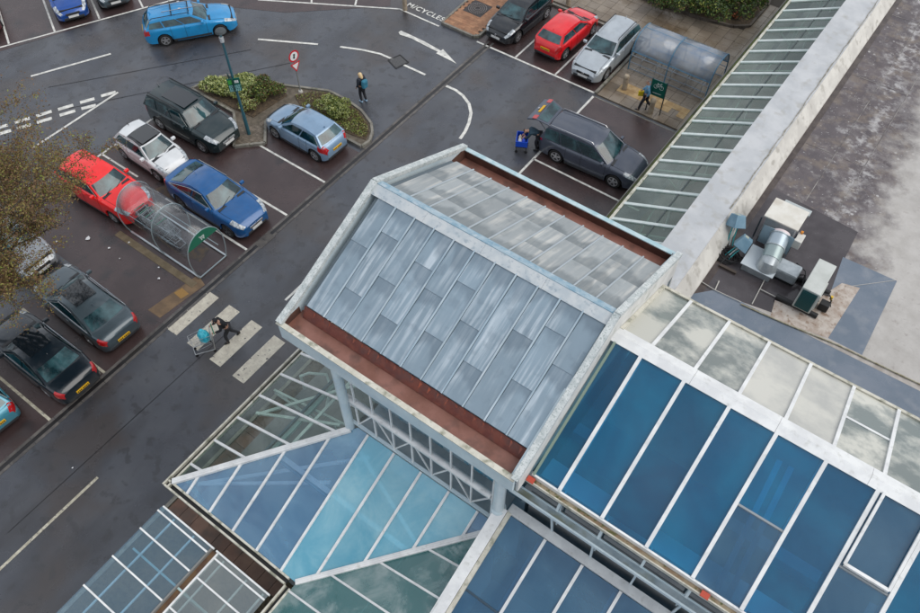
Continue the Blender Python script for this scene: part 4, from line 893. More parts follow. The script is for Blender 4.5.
    xs = set(np.linspace(xr+.02, xf-.02, 22).tolist())
    for wxx in (-wb/2, wb/2):
        for k in range(-6, 7): xs.add(wxx+(wr_+.055)*math.sin(k/6*math.pi/2)*.9999)
        xs.add(wxx-wr_-.06); xs.add(wxx+wr_+.06)
    for k in range(7): xs.add(xf-.42*(k/6)**1.5); xs.add(xr+.30*(k/6)**1.5)
    xs.add(cx_); xs.add(gx); xs = sorted(xs); xs = [x for i, x in enumerate(xs) if i == 0 or x-xs[i-1] > .008]
    mb = MB(); rows = []
    for x in xs:
        r = ring(x); full = [(x,-y,z) for y, z in r]+[(x,y,z) for y, z in r[-2::-1]]; rows.append(len(full)); mb.v += full
    n = rows[0]
    for i in range(len(xs)-1):
        for j in range(n-1): mb.f.append((i*n+j, (i+1)*n+j, (i+1)*n+j+1, i*n+j+1)); mb.mi.append(0)
    mb.f.append(tuple(range(n))); mb.f.append(tuple((len(xs)-1)*n+j for j in range(n-1, -1, -1))); mb.mi += [0, 0]
    body = mb.build('body', colour, car, 38)
    # greenhouse
    wbelt = Wd/2*.905; wroof = Wd/2*(.70 if H < 1.6 else .735); zr = H
    def belt(x): return deck(max(gx, min(cx_, x)))-.02
    nodes = [(cx_+.03, belt(cx_)), (wx+.04, zr-.06), ((wx*2+rx)/3, zr), ((wx+rx*1.6)/2.6, zr-.005), (rx, zr-.05 if kind not in ('coupesuv','coupe','sedan') else zr-.10), (gx-.02, belt(gx))]
    def yside(x, z): b = belt(x); return wbelt+(wroof-wbelt)*(z-b)/(zr-.05-b)
    mb = MB(); q = (-1,-.8,-.4,0,.4,.8,1); rowsv = []
    for i, (x, z) in enumerate(nodes):
        w = yside(x, z) if 0 < i < 5 else wbelt*.96
        zz = z; mb.v += [(x+(-.12*abs(t)**2.2 if i < 2 else (.08*abs(t)**2.2 if i > 3 else 0)), w*t, zz-(.055*abs(t)**2.3 if 0 < i < 5 else 0)) for t in q]
    k = len(q)
    for i in range(5):
        for j in range(k-1): mb.f.append((i*k+j, i*k+j+1, (i+1)*k+j+1, (i+1)*k+j)); mb.mi.append(1 if (dark_roof and i in (1,2)) else 0)
    for s_, e_ in ((0,-1),(k-1,1)):
        o_ = len(mb.v); bx = [nodes[0][0]-.05, (nodes[0][0]+nodes[4][0])/2, nodes[5][0]+.03]
        mb.v += [(x, e_*wbelt, belt(x)-.02) for x in bx]
        top = [i*k+s_ for i in range(6)]
        f = [top[0]]+top[1:5]+[top[5], o_+2, o_+1, o_]
        mb.f.append(tuple(f) if e_ > 0 else tuple(reversed(f))); mb.mi.append(0)
    cabin = mb.build('cabin', [colour, mat('gloss_black_roof', (.012,.013,.015), .12, coat=1)], car, 50, bevel=.06)
    # glass
    def patch(rowa, rowb, ins, nm, m, off=.012, par=cabin):
        mb = MB(); A = [Vector(v) for v in rowa]; B_ = [Vector(v) for v in rowb]
        nrm = (A[-1]-A[0]).cross(B_[3]-A[3]).normalized(); 
        if nrm.z < 0: nrm = -nrm
        vs = []
        for f in (ins, .35, .65, 1-ins):
            for j, t in enumerate(q):
                tt = max(-1+ins*.9, min(1-ins*.9, t)); jj = (tt+1)/2
                # sample along q
                for u in range(k-1):
                    if q[u] <= tt <= q[u+1]+1e-9: g = (tt-q[u])/(q[u+1]-q[u]); a = A[u].lerp(A[u+1], g); b = B_[u].lerp(B_[u+1], g); break
                vs.append(a.lerp(b, f)+nrm*off)
        mb.add(vs, [(i*k+j, i*k+j+1, (i+1)*k+j+1, (i+1)*k+j) for i in range(3) for j in range(k-1)])
        return mb.build(nm, m, car, True)
    V = [[tuple(mbv) for mbv in cabin.data.vertices[i*k+0:i*k+k] and [cabin.data.vertices[i*k+j].co for j in range(k)]] for i in range(6)]
    patch(V[0], V[1], .09, 'windscreen', carglass)
    if not gate_open: patch(V[5], V[4], .13, 'rear_window', rear_tint or carglass)
    A1 = nodes[1]; A4 = nodes[4]
    def sidewin(x0b, x1b, x0t, x1t, s_):
        pts = [(x0b, belt(x0b)+.05), (x1b, belt(x1b)+.05), (x1t, 0), (x0t, 0)]; out = []
        for i, (x, z) in enumerate(pts):
            if i >= 2:
                zt = zr-.15 if A4[0]+.1 < x < A1[0] else zr-.18
                if kind in ('coupesuv','coupe','sedan') and x < (A4[0]+A1[0])/2: zt -= .06*min(1, ((A4[0]+A1[0])/2-x)/.6)
                z = zt
            out.append((x, s_*(yside(x, z)+.014), z))
        mb = MB(); v = [Vector(o) for o in out]
        mb.add(v+[p-Vector((0,s_*.02,0)) for p in v], [(0,1,2,3),(7,6,5,4),(0,4,5,1),(1,5,6,2),(2,6,7,3),(3,7,4,0)])
        w_ = mb.build('side_window', carglass, car)
        return v
    bf = nodes[0][0]-.30; br = nodes[5][0]+.24; tf = A1[0]-.18; tr = A4[0]+.14
    if kind in ('estate','mpv','suv'): tr = A4[0]-.02; cutsb = [.0,.36,.72,1.0]; 
    elif kind in ('coupe',): cutsb = [0,.55,1.0]
    elif kind == 'mini': cutsb = [0,.62,1.0]
    else: cutsb = [0,.48,1.0]
    for s_ in (1,-1):
        for i in range(len(cutsb)-1):
            a, b = cutsb[i], cutsb[i+1]; g0 = .035 if i else 0; g1 = .035
            xa, xb = bf+(br-bf)*a-g0, bf+(br-bf)*b+(g1 if b < 1 else 0); ta, tb = tf+(tr-tf)*a-g0, tf+(tr-tf)*b+(g1 if b < 1 else 0)
            sidewin(xa, xb, ta, tb, s_)
        if trim:
            pts = [(bf+(br-bf)*t, 0) for t in (0,.33,.66,1)]
            mb = MB()
            for (p, _), (p2, _) in zip(pts[:-1], pts[1:]): mb.beam((p, s_*(yside(p, belt(p)+.03)+.02), belt(p)+.035), (p2, s_*(yside(p2, belt(p2)+.03)+.02), belt(p2)+.035), .014, .022)
            tz = zr-.10
            mb.beam((tf+.03, s_*(yside(tf,tz)+.016), tz), (tr+.35, s_*(yside(tr,tz-.03)+.016), tz-.03), .014, .02).beam((tr+.35, s_*(yside(tr,tz-.03)+.016), tz-.03), (br-.05, s_*(yside(br,belt(br)+.05)+.02), belt(br)+.05), .014, .02)
            mb.build('chrome_trim', chrome, car)
        # seams and handles
        sx = [bf+.10, bf+(br-bf)*(cutsb[1])]+([bf+(br-bf)*cutsb[2]] if len(cutsb) > 3 or kind in ('hatch','sedan','coupesuv') else [])
        for x in sx:
            if abs(x+wb/2) < wr_+.06: x = -wb/2+wr_+.08
            mb = MB(); pr_ = [BS(x, t, .004) for t in (1.2,2,3,4,5,6)]
            for (y0, z0), (y1, z1) in zip(pr_[:-1], pr_[1:]): mb.add([(x-.007,s_*y0,z0),(x+.007,s_*y0,z0),(x+.007,s_*y1,z1),(x-.007,s_*y1,z1)],[(0,1,2,3) if s_ < 0 else (3,2,1,0)])
            mb.build('door_gap', seamm, car)
        y0, z0 = BS(0, 1.6, .006)
        mb = MB(); xa, xb = -wb/2+wr_+.10, wb/2-wr_-.10
        mb.beam((xa, s_*(Wd/2*.985), .30), (xb, s_*(Wd/2*.985), .30), .03, .10).build('side_sill', darkplastic, car)
        for x in sx[1:]:
            y, z = BS(x+.14, 4.6, .012); MB().box(x+.08,x+.24,-.015,.015,-.012,.012).build('door_handle', colour, car).location = (0, s_*y, z)
        # mirrors
        mx_ = bf-.06; my = yside(mx_, belt(mx_))+.12; mz = belt(mx_)+.10
        mb = MB(); mb.box(mx_-.06,mx_+.07,-.10,.10,-.065,.065).build('door_mirror', mirrorc or colour, car, bevel=.03).location = (0, s_*my, mz)
    # lamps from patches of the body surface
    def bpatch(xa, xb, ta, tb, s_, nm, m, off=.012, nx=5, nt=4):
        mb = MB(); vs = []
        for i in range(nx+1):
            x = xa+(xb-xa)*i/nx
            for j in range(nt+1):
                y, z = BS(x, ta+(tb-ta)*j/nt, off); vs.append((x, s_*y, z))
        mb.add(vs, [(i*(nt+1)+j, (i+1)*(nt+1)+j, (i+1)*(nt+1)+j+1, i*(nt+1)+j+1) if s_ < 0 else (i*(nt+1)+j+1, (i+1)*(nt+1)+j+1, (i+1)*(nt+1)+j, i*(nt+1)+j) for i in range(nx) for j in range(nt)])
        return mb.build(nm, m, car, True)
    for s_ in (1,-1):
        bpatch(xf-.58, xf-.03, 4.9, 7.3, s_, 'headlight', lampW)
        if not gate_open: bpatch(xr+.012, xr+(.30 if not big_tail else .42), 3.6, 6.6 if not big_tail else 7.2, s_, 'taillight', lampR)
        else: bpatch(xr+.012, xr+.22, 4.2, 6.2, s_, 'taillight', lampR)
    # ends
    mb = MB(); mb.box(xf-.055,xf+.022,-.36,.36,.52,.64)
    mb.build('grille', grille, car, bevel=.015); MB().box(xf-.06,xf+.016,-.52,.52,.30,.42).build('air_intake', darkplastic, car, bevel=.02)
    MB().box(xf+.0,xf+.035,-.26,.26,.40,.51).build('number_plate', plate_front, car)
    if lights_on or deco: MB().tube([(xf+.01,0,.60),(xf+.035,0,.60)],.06,14).build('badge', chrome, car, True)
    MB().box(xr-.01,xr+.12,-.62,.62,.26,.40).build('rear_bumper_insert', darkplastic, car, bevel=.03)
    if not gate_open:
        pz_ = P['tz']-.22 if tail != 'low' else .52
        pl = MB().box(xr-.035,xr+.02,-.26,.26,pz_-.055,pz_+.055).build('number_plate', plateY, car)
        mb = MB()
        for c_ in range(7): mb.box(xr-.038,xr-.034,-.22+.063*c_+(.03 if c_ > 3 else 0),-.185+.063*c_+(.03 if c_ > 3 else 0),pz_-.035,pz_+.035)
        mb.build('plate_characters', plat_ch, pl)['kind'] = 'stuff'
    # bonnet gaps and wipers
    mb = MB()
    for s_ in (1,-1):
        pp = []
        for i in range(9):
            x = cx_-.02+(xf-.28-cx_)*i/8; y, z = BS(x, 7.25, .004); pp.append((x, s_*y, z))
        for a, b in zip(pp[:-1], pp[1:]): mb.beam(a, b, .012, .004)
    mb.build('bonnet_gap', seamm, car)
    MB().beam((cx_+.01,-.5,cz+.01),(cx_-.14,.1,cz+.10),.02,.015).beam((cx_+.01,.05,cz+.01),(cx_-.14,.6,cz+.095),.02,.015).build('wiper', blackrub, car)
    MB().box(cx_-.02,cx_+.10,-wbelt*.85,wbelt*.85,cz-.03,cz+.008).build('cowl_panel', darkplastic, car)
    # underbody and wheels
    MB().box(xr+.15,xf-.15,-Wd/2+.30,Wd/2-.30,.16,.78).box(-wb/2+wr_+.09,wb/2-wr_-.09,-Wd/2+.05,Wd/2-.05,.18,.5).build('underbody', darkm, car)
    for wxx in (-wb/2, wb/2):
        for s_ in (1,-1):
            w0 = s_*(Wd/2-.13)
            mb = MB(); prof = [(.62,-.09),(.93,-.10),(1,-.07),(1,.07),(.93,.10),(.70,.105),(.66,.08)]; N_ = 20; vs = []
            for r_, y_ in prof:
                for a in range(N_): t = 2*math.pi*a/N_; vs.append((wr_*r_*math.cos(t), y_*s_*1.0, wr_*r_*math.sin(t)))
            mb.add(vs, [(i*N_+j, i*N_+(j+1)%N_, (i+1)*N_+(j+1)%N_, (i+1)*N_+j) if s_ > 0 else (i*N_+j, (i+1)*N_+j, (i+1)*N_+(j+1)%N_, i*N_+(j+1)%N_) for i in range(len(prof)-1) for j in range(N_)])
            wh = mb.build('wheel', tyre_m, car, 40); wh.location = (wxx, w0, wr_+.004)
            mb = MB(); vs = [(wr_*.60*math.cos(2*math.pi*a/20), s_*.055, wr_*.60*math.sin(2*math.pi*a/20)) for a in range(20)]
            mb.add(vs, [tuple(range(20)) if s_ < 0 else tuple(range(19,-1,-1))], 1)
            for a in range(5):
                t = 2*math.pi*a/5+.3; mb.beam((0,s_*.085,0),(wr_*.64*math.cos(t),s_*.085,wr_*.64*math.sin(t)),.075,.03,(0,1,0))
            ri = []
            for a in range(20): t = 2*math.pi*a/20; t2 = 2*math.pi*(a+1)/20; mb.beam((wr_*.64*math.cos(t),s_*.09,wr_*.64*math.sin(t)),(wr_*.64*math.cos(t2),s_*.09,wr_*.64*math.sin(t2)),.03,.03,(0,1,0))
            mb.tube([(0,s_*.07,0),(0,s_*.11,0)],.05,10)
            mb.build('rim', [rim or rim_m, mat('brake_dark', (.03,.03,.032), .5)], wh)
    if rails:
        for s_ in (1,-1):
            y = s_*(wroof-.05); MB().tube([(wx-.12,y,zr-.055),(wx-.2,y,zr+.02),(0,y,zr+.03),(rx+.15,y,zr+.02),(rx+.05,y,zr-.055)],.018,8).build('roof_rail', rails, car, True)
    if sunroof:
        a, b = sunroof; MB().slab([(a,-.44,zr+.004),(b,-.44,zr+.004),(b,.44,zr+.004),(a,.44,zr+.004)],.012).build('sunroof', mat('sunroof_glass', (.006,.01,.014), .05, coat=1), car, bevel=.005)
    if kind not in ('mpv',): MB().beam((rx+.12,0,zr-.03),(rx+.02,0,zr+.05),.02,.05).build('aerial_fin', colour if not dark_roof else blackrub, car, bevel=.005)
    car['dims'] = (xf, xr, zr, rx, gx, gz, wroof, wbelt)
    return car
C = dict(blue=paint('metallic_sky_blue', (.01,.24,.52), .1), navy=paint('strong_blue', (.004,.06,.28)), greenblk=paint('dark_green_black', (.006,.02,.024), .1), white=paint('white_car_paint', (.62,.64,.65), 0),
         red=paint('bright_red', (.80,.008,.008), .0, .35), merc=paint('metallic_royal_blue', (.0,.080,.25), .1), ice=paint('pale_metallic_blue', (.20,.31,.44)), black=paint('black_car_paint', (.004,.007,.011), .0),
         crim=paint('crimson', (.68,.008,.014), .0, .35), silver=paint('silver', (.42,.46,.49), .4), grey=paint('slate_grey', (.06,.072,.10)), silver2=paint('dull_silver', (.30,.32,.34), .4), coupe=paint('gunmetal', (.06,.085,.10), .3),
         navyblk=paint('blue_black', (.003,.009,.015), .0), teal=paint('light_teal_blue', (.05,.25,.34)), maroon=paint('maroon', (.12,.01,.015)))
g_ = 'cars parked in the marked bays'
c = make_car('bright blue estate car with cycle racks on its roof driving past the lamp post', (-13.27,2.89), (-11.62,5.12), -1, C['blue'], 4.66,1.81,1.46,2.78,.93,'estate', name='estate_car', rails=blackrub, group=None)
rk = MB()
for x in (.1,-.75): rk.beam((x,-.62,1.53),(x,.62,1.53),.05,.03)
rk.build('roof_bar', blackrub, c)
for y in (-.3,.32):
    mb = MB(); mb.beam((-1.2,y,1.57),(.55,y,1.57),.035,.03).beam((-.3,y,1.57),(-.3,y+.05,1.6),.12,.06); mb.build('cycle_carrier', chrome, c)
def front_car(label, p1, p2, colour, L_, Wd, H, wb, foh, kind, rear=False, z=.2, **kw):
    """p1, p2: left and right ends (as seen by the driver) of the bumper that shows"""
    a = at(*p1, z); b = at(*p2, z); m = (a+b)/2; d = (b-a).normalized(); h = Vector((-d.y, d.x, 0))  # from left to right, heading is 90 deg ccw of it
    if rear: pass
    xf = wb/2+foh; roh = L_-wb-foh; cen = m-h*xf if not rear else m+h*(wb/2+roh)
    ln = Vector((-h.y, h.x, 0)); off = ln*(Wd/2-.04)
    return make_car(label, (cen-h*wb/2+off).xy, (cen+h*wb/2+off).xy, 1, colour, L_, Wd, H, wb, foh, kind, **kw)
dn = (at(55,32)-at(45,0)).normalized(); 
def bay_car(label, px, z, dirv, colour, L_, Wd, H, wb, foh, kind, front=True, **kw):
    m = at(*px, z); h = Vector((dirv[0], dirv[1], 0)).normalized(); roh = L_-wb-foh
    cen = m-h*(wb/2+foh) if front else m+h*(wb/2+roh); cen.z = 0; ln = Vector((-h.y, h.x, 0)); off = ln*(Wd/2-.04)
    return make_car(label, (cen-h*wb/2+off).xy, (cen+h*wb/2+off).xy, 1, colour, L_, Wd, H, wb, foh, kind, **kw)
hd = (-nv.x, -nv.y)
bay_car('deep blue hatchback nose outwards in the top left row, white plate', (75,18.5), .3, hd, C['navy'], 4.2,1.8,1.42,2.6,.85,'hatch', group=g_, trim=True)
bay_car('grey car at the top edge right of the blue hatchback, only its nose in view', (117,5), .3, hd, C['coupe'], 4.5,1.8,1.45,2.7,.9,'hatch', group=g_)
bay_car('maroon car cut off by the left edge at the top of the picture', (-14,34), .3, hd, C['maroon'], 4.2,1.8,1.45,2.6,.85,'hatch', group=g_)
make_car('dark green black off-roader beside the lamp post island, front towards the camera side', (-8.57,-1.56), (-5.95,-1.50), -1, C['greenblk'], 4.6,1.92,1.73,2.74,.88,'suv', group=g_, rails=blackrub, sunroof=(-1.2,.3), grille=steelg, lights_on=True, mirrorc=C['greenblk'])
make_car('small white city car with black glass roof between the red car and the dark off-roader', (-8.42,-3.86), (-6.15,-3.92), -1, C['white'], 3.57,1.63,1.49,2.3,.66,'mini', group=g_, dark_roof=True, trim=True, sunroof=(-.55,.35))
make_car('bright red family SUV parked behind the clear trolley shelter', (-8.3,-6.78), (-5.72,-6.66), -1, C['red'], 4.4,1.8,1.6,2.62,.9,'suv', group=g_, grille=blackrub)
make_car('royal blue coupe SUV with sloping roof next to the trolley shelter', (-4.12,-4.36), (-1.30,-4.36), -1, C['merc'], 4.75,1.89,1.59,2.87,.86,'coupesuv', group=g_, trim=True, grille=chrome, deco=1, rim=rimd_m)
make_car('pale blue hatchback with red tail lamps parked against the shrub island', (-1.38,1.10), (-3.87,1.14), 1, C['ice'], 3.97,1.73,1.47,2.49,.8,'hatch', group=g_, big_tail=True)
make_car('black hatchback facing the camera beside the brick tree island at the top', (1.25,16.4), (1.18,13.78), 1, C['black'], 4.25,1.77,1.45,2.63,.85,'hatch', group=g_, lights_on=True)
make_car('red hatchback with yellow rear plate parked between the black and the silver car', (3.88,14.03), (3.96,16.6), -1, C['crim'], 4.06,1.75,1.44,2.59,.8,'hatch', group=g_)
make_car('silver estate car with large front badge beside the bicycle shelter', (6.36,16.55), (6.36,13.85), 1, C['silver'], 4.56,1.8,1.48,2.70,.93,'estate', group=g_, rails=blackrub, deco=1, grille=blackrub)
mpv = make_car('dark grey people carrier with its tailgate raised by the shop front', (7.40,7.42), (10.25,7.55), -1, C['grey'], 4.82,1.88,1.72,2.85,.95,'mpv', group=g_, rails=chrome, gate_open=True)
bay_car('silver car below the bare tree, nose towards the lane', (46,271), .3, (1,.02), C['silver2'], 4.4,1.8,1.45,2.65,.88,'hatch', group=g_, trim=True)
bay_car('gunmetal coupe with dark sunroof and yellow rear plate in the left row', (125,338), .4, (-1,.03), C['coupe'], 4.7,1.85,1.42,2.82,.85,'coupe', front=False, group=g_, trim=True, sunroof=(-.75,.3), tail='low')
bay_car('black saloon with chrome window trim, second from the bottom of the left row', (84,389), .4, (-1,.0), C['navyblk'], 4.72,1.84,1.43,2.84,.85,'sedan', front=False, group=g_, trim=True, sunroof=(-.7,.45), tail='low')
bay_car('light teal blue car cut off by the left edge at the bottom of the row', (2,428), .4, (-1,.05), C['teal'], 4.1,1.75,1.45,2.5,.8,'hatch', front=False, group=g_, big_tail=True)
# raised tailgate of the people carrier
xf, xr, zr, rx, gx, gz, wro, wbe = mpv['dims']
gt = MB(); hx, hz = rx+.02, zr-.03; ang = R(14); dx, dz = -math.cos(ang), math.sin(ang)
def gp(s, y, o=0): return (hx+dx*s-dz*o*-1*0, y, hz+dz*s+o)
L1, L2 = .62, 1.12
gt.add([gp(0,-wro*.95),gp(0,wro*.95),gp(L1,wro*1.12),gp(L1,-wro*1.12),gp(0,-wro*.95,-.05),gp(0,wro*.95,-.05),gp(L1,wro*1.12,-.06),gp(L1,-wro*1.12,-.06)],[(0,1,2,3),(7,6,5,4),(0,4,5,1),(1,5,6,2),(2,6,7,3),(3,7,4,0)])
a0 = gp(L1, 0); a2 = (a0[0]-.42, 0, a0[2]-.16)
gt.add([(a0[0],-wro*1.12,a0[2]),(a0[0],wro*1.12,a0[2]),(a2[0],wro*1.12,a2[2]),(a2[0],-wro*1.12,a2[2]),(a0[0],-wro*1.12,a0[2]-.08),(a0[0],wro*1.12,a0[2]-.08),(a2[0],wro*1.12,a2[2]-.08),(a2[0],-wro*1.12,a2[2]-.08)],[(0,1,2,3),(7,6,5,4),(0,4,5,1),(1,5,6,2),(2,6,7,3),(3,7,4,0)])
gate = gt.build('tailgate', C['grey'], mpv, bevel=.03)
MB().slab([gp(.10,-wro*.82,.012),gp(.10,wro*.82,.012),gp(.55,wro*.95,.012),gp(.55,-wro*.95,.012)],.006).build('gate_window', carglass, gate)
pm = Vector(a0).lerp(Vector(a2), .28)
MB().slab([(pm.x+.06,-.26,pm.z+.045),(pm.x+.06,.26,pm.z+.045),(pm.x-.06,.26,pm.z+.0),(pm.x-.06,-.26,pm.z+.0)],.008).build('number_plate', plateY, gate)
for s_ in (1,-1): MB().slab([(a0[0]+.03,s_*wro*.72,a0[2]+.014),(a0[0]+.03,s_*wro*1.10,a0[2]+.014),(pm.x-.06,s_*wro*1.10,pm.z+.005),(pm.x-.06,s_*wro*.72,pm.z+.005)],.012).build('taillight', lampR, gate)
MB().tube([(pm.x-.14,0,pm.z-.03),(pm.x-.15,0,pm.z-.01)],.05,12).build('badge', chrome, gate, True)
for s_ in (1,-1): MB().tube([(rx-.02,s_*wro*.95,1.30),gp(.5,s_*wro*.98,-.05)],.012,6).build('gas_strut', darkplastic, gate)
MB().box(gx+.06,gx+.5,-.6,.6,1.03,1.08).build('parcel_floor', darkplastic, mpv)
for o in list(bpy.data.objects):
    if 'dims' in o: del o['dims']
# ================================================================ street furniture
teal = mat('dark_teal_paint', (.025,.10,.13), .35, coat=.3); signgreen = mat('sign_green', (.0,.085,.06), .4); signwhite = mat('sign_white', (.75,.77,.76), .45); signred = mat('sign_red', (.55,.015,.03), .4)
mint = mat('mint_print', (.28,.55,.55), .5); leafgreen = mat('sign_light_green', (.06,.35,.06), .5)
lp = at(249,134,.08); lamp = empty('lamp_post', (lp.x,lp.y,0), 'tall dark teal lamp post with green parking sign on the traffic island', 'lamp post')
MB().tube([(0,0,.05),(0,0,1.3)], [.085,.08], 14).build('base_sleeve', teal, lamp, True); MB().tube([(0,0,1.3),(0,0,5.1)], [.062,.05], 14).build('pole', teal, lamp, True)
MB().tube([(0,0,5.05),(0,0,5.28)], [.085,.095], 12).build('lamp_collar', mat('grey_collar', (.45,.48,.5), .4), lamp, True)
mb = MB(); mb.tube([(0,0,5.28),(-.05,.05,5.42)], .05, 10); mb.build('lamp_neck', teal, lamp, True)
mb = MB(); mb.tube([(-.1,.12,5.38),(-.1,.12,5.42),(-.1,.12,5.50),(-.1,.12,5.56)], [.17,.24,.2,.06], 18); mb.build('lamp_head', mat('lamp_head_grey', (.05,.06,.065), .6), lamp, True)
sz = 2.95; fa = math.atan2(CAM.y-lp.y, CAM.x-lp.x)
sg = MB().box(-.02,.02,-.27,.27,-.34,.34).build('parking_sign', signgreen, lamp, bevel=.012); sg.location = (.10*math.cos(-.7),.10*math.sin(-.7),sz); sg.rotation_euler = (0,0,-.70)
MB().box(.022,.026,-.24,-.02,.06,.28).build('sign_emblem', leafgreen, sg)
mb = MB(); rgn = random.Random(2)
for r_, zz in enumerate((-.02,-.09,-.16,-.23,-.29)):
    y = -.24
    while y < .22: w = rgn.uniform(.03,.07); mb.box(.022,.026,y,min(.24,y+w),zz-.022,zz+.022); y += w+.02
mb.build('sign_print', mint, sg)
mb = MB(); [mb.box(.022,.026,.03+.06*k,.075+.06*k,.10,.24) for k in range(3)]; mb.build('sign_print', signwhite, sg)
MB().box(-.12,.02,-.06,.06,-.25,-.2).box(-.12,.02,-.06,.06,.2,.25).build('sign_bracket', teal, sg)
s2 = MB().box(-.02,.02,-.28,.28,-.36,.36).build('parking_sign', mat('dark_sign_back', (.01,.04,.035), .5), lamp, bevel=.012); s2.location = (-.12,-.06,sz); s2.rotation_euler = (0,0,-1.9)
# road sign post: round plate above triangular plate
rp = at(300.5,91.5,.1); rs = empty('road_sign', (rp.x,rp.y,0), 'grey post with round red ringed sign above a triangular warning sign on the island', 'road sign')
MB().tube([(0,0,.08),(0,0,2.35)], .035, 10).build('post', steelg, rs, True); MB().tube([(0,0,.08),(0,0,.16)], [.12,.09], 12).build('concrete_foot', mat('pale_concrete', (.45,.44,.4), .8), rs, True)
def disc(r, x, m, nm, par, n=28, z=0, y=0, t=.006, rot=0):
    mb = MB(); a = [(x, y+r*math.cos(2*math.pi*i/n+rot), z+r*math.sin(2*math.pi*i/n+rot)) for i in range(n)]
    mb.add(a+[(x-t, p[1], p[2]) for p in a], [tuple(range(n)), tuple(range(2*n-1,n-1,-1))]+[(i,i+n,(i+1)%n+n,(i+1)%n) for i in range(n)]); return mb.build(nm, m, par)
pl = disc(.30, .05, signred, 'round_plate', rs, z=2.15); pl.rotation_euler = (0,0,-.1)
disc(.22, .056, signwhite, 'plate_face', pl, z=2.15, t=.004)
MB().box(.057,.060,-.035,.035,2.03,2.27).box(.057,.060,-.07,-.035,2.05,2.13).box(.057,.060,.035,.07,2.17,2.25).build('plate_symbol', mat('sign_black', (.015,.015,.015), .5), pl)
tr = disc(.34, .05, signred, 'triangular_plate', rs, n=3, z=1.62, rot=-math.pi/2); tr.rotation_euler = (0,0,-.1)
disc(.22, .056, signwhite, 'plate_face', tr, n=3, z=1.62, t=.004, rot=-math.pi/2)

# bicycle shelter
bpaint = mat('shelter_blue', (.05,.15,.25), .35, col2=(.08,.2,.3), scale=4)
X0, X1, Y0, Y1, HH = 6.85, 11.0, 15.2, 17.35, 1.8
bs = empty('bicycle_shelter', ((X0+X1)/2,(Y0+Y1)/2,0), 'blue framed bicycle shelter with curved milky plastic roof beside the silver estate', 'cycle shelter')
def arcp(x, t, dx=0): # t 0 front foot .. 1 rear foot, in shelter coordinates
    a = math.pi*t; cy = (Y1-Y0)/2
    return Vector((x-(X0+X1)/2, -math.copysign(abs(math.cos(a))**.75, math.cos(a))*cy, .05+HH*(math.sin(a)**.62 if math.sin(a) > 0 else 0)))
for x in (X0, (X0+X1)/2-.1, X1): MB().tube([arcp(x, i/28) for i in range(29)], .03, 8).build('hoop', bpaint, bs, True)
for xa, xb in ((X0,(X0+X1)/2-.1),((X0+X1)/2-.1,X1)):
    ts = [.13+.75*i/14 for i in range(15)]; mb = MB(); v = [arcp(xa+.03, t)+Vector((0,0,.02)) for t in ts]+[arcp(xb-.03, t)+Vector((0,0,.02)) for t in ts]
    mb.add(v, [(i,i+15,i+16,i+1) for i in range(14)]); o_ = mb.build('roof_panel', bluep, bs, True); so = o_.modifiers.new('t','SOLIDIFY'); so.thickness = .006
for t in (.13,.5,.88): MB().tube([arcp(X0,t),arcp(X1,t)], .025, 6).build('purlin', bpaint, bs, True)
for z in (.12,.5,.9): MB().tube([(X0-(X0+X1)/2,-(Y1-Y0)/2,z),(X1-(X0+X1)/2,-(Y1-Y0)/2,z)], .022, 6).build('front_rail', mat('rail_grey', (.22,.25,.28), .35, metal=.6), bs, True)
for z in (.12,.7): MB().tube([(X0-(X0+X1)/2,(Y1-Y0)/2,z),(X1-(X0+X1)/2,(Y1-Y0)/2,z)], .022, 6).build('rear_rail', MATS['rail_grey'], bs, True)
for x in (-.9,.7): MB().tube([(x,.9,.05),(x,.9,1.1)], .025, 8).build('rear_post', bpaint, bs, True)
for i in range(5):
    x = X0+.45+i*.82; st = empty('cycle_stand', (x, 16.0, 0), 'steel cycle hoop in the blue shelter, %s' % ['nearest the silver estate','second from the silver estate','in the middle of the five','second from the glass walkway','nearest the glass walkway'][i], 'cycle stand', group='cycle hoops under the blue shelter')
    MB().tube([(0,-.38,.05),(0,-.38,.68),(0,-.30,.78),(0,.30,.78),(0,.38,.68),(0,.38,.05)], .024, 8).build('hoop', steelg, st, True); MB().tube([(0,-.38,.4),(0,.38,.4)],.015,6).build('cross_bar', steelg, st, True)
# green bicycle sign on two posts
q0, q1 = at(646.5,111,0), at(658,115.5,0); bd = empty('cycle_sign', ((q0.x+q1.x)/2,(q0.y+q1.y)/2,0), 'dark green board with white bicycle emblem on two posts in front of the cycle shelter', 'sign', math.atan2(q1.y-q0.y, q1.x-q0.x))
hw = (q1-q0).length/2+.06
for s_ in (1,-1): MB().tube([(s_*hw,0,0),(s_*hw,0,1.9)], .03, 8).build('post', mat('sign_post_dark', (.03,.04,.045), .4), bd, True)
bo = MB().box(-hw+.0,hw-.0,-.045,-.03,1.02,1.88).build('board', signgreen, bd, bevel=.006)
mb = MB(); 
for cx0 in (-.13,.15):
    for i in range(16): a, b = 2*math.pi*i/16, 2*math.pi*(i+1)/16; mb.beam((cx0+.095*math.cos(a),-.049,1.55+.095*math.sin(a)),(cx0+.095*math.cos(b),-.049,1.55+.095*math.sin(b)),.006,.022,(0,1,0))
for a, b in (((-.13,1.55),(-.05,1.70)),((-.05,1.70),(.10,1.70)),((.10,1.70),(.15,1.55)),((-.13,1.55),(.01,1.56)),((.01,1.56),(.10,1.70)),((.01,1.56),(-.06,1.72)),((.10,1.70),(.08,1.76)),((.08,1.76),(.14,1.76)),((-.1,1.735),(-.02,1.735))):
    mb.beam((a[0],-.049,a[1]),(b[0],-.049,b[1]),.006,.022,(0,1,0))
mb.build('bicycle_emblem', signwhite, bo)
mb = MB(); x = -.22
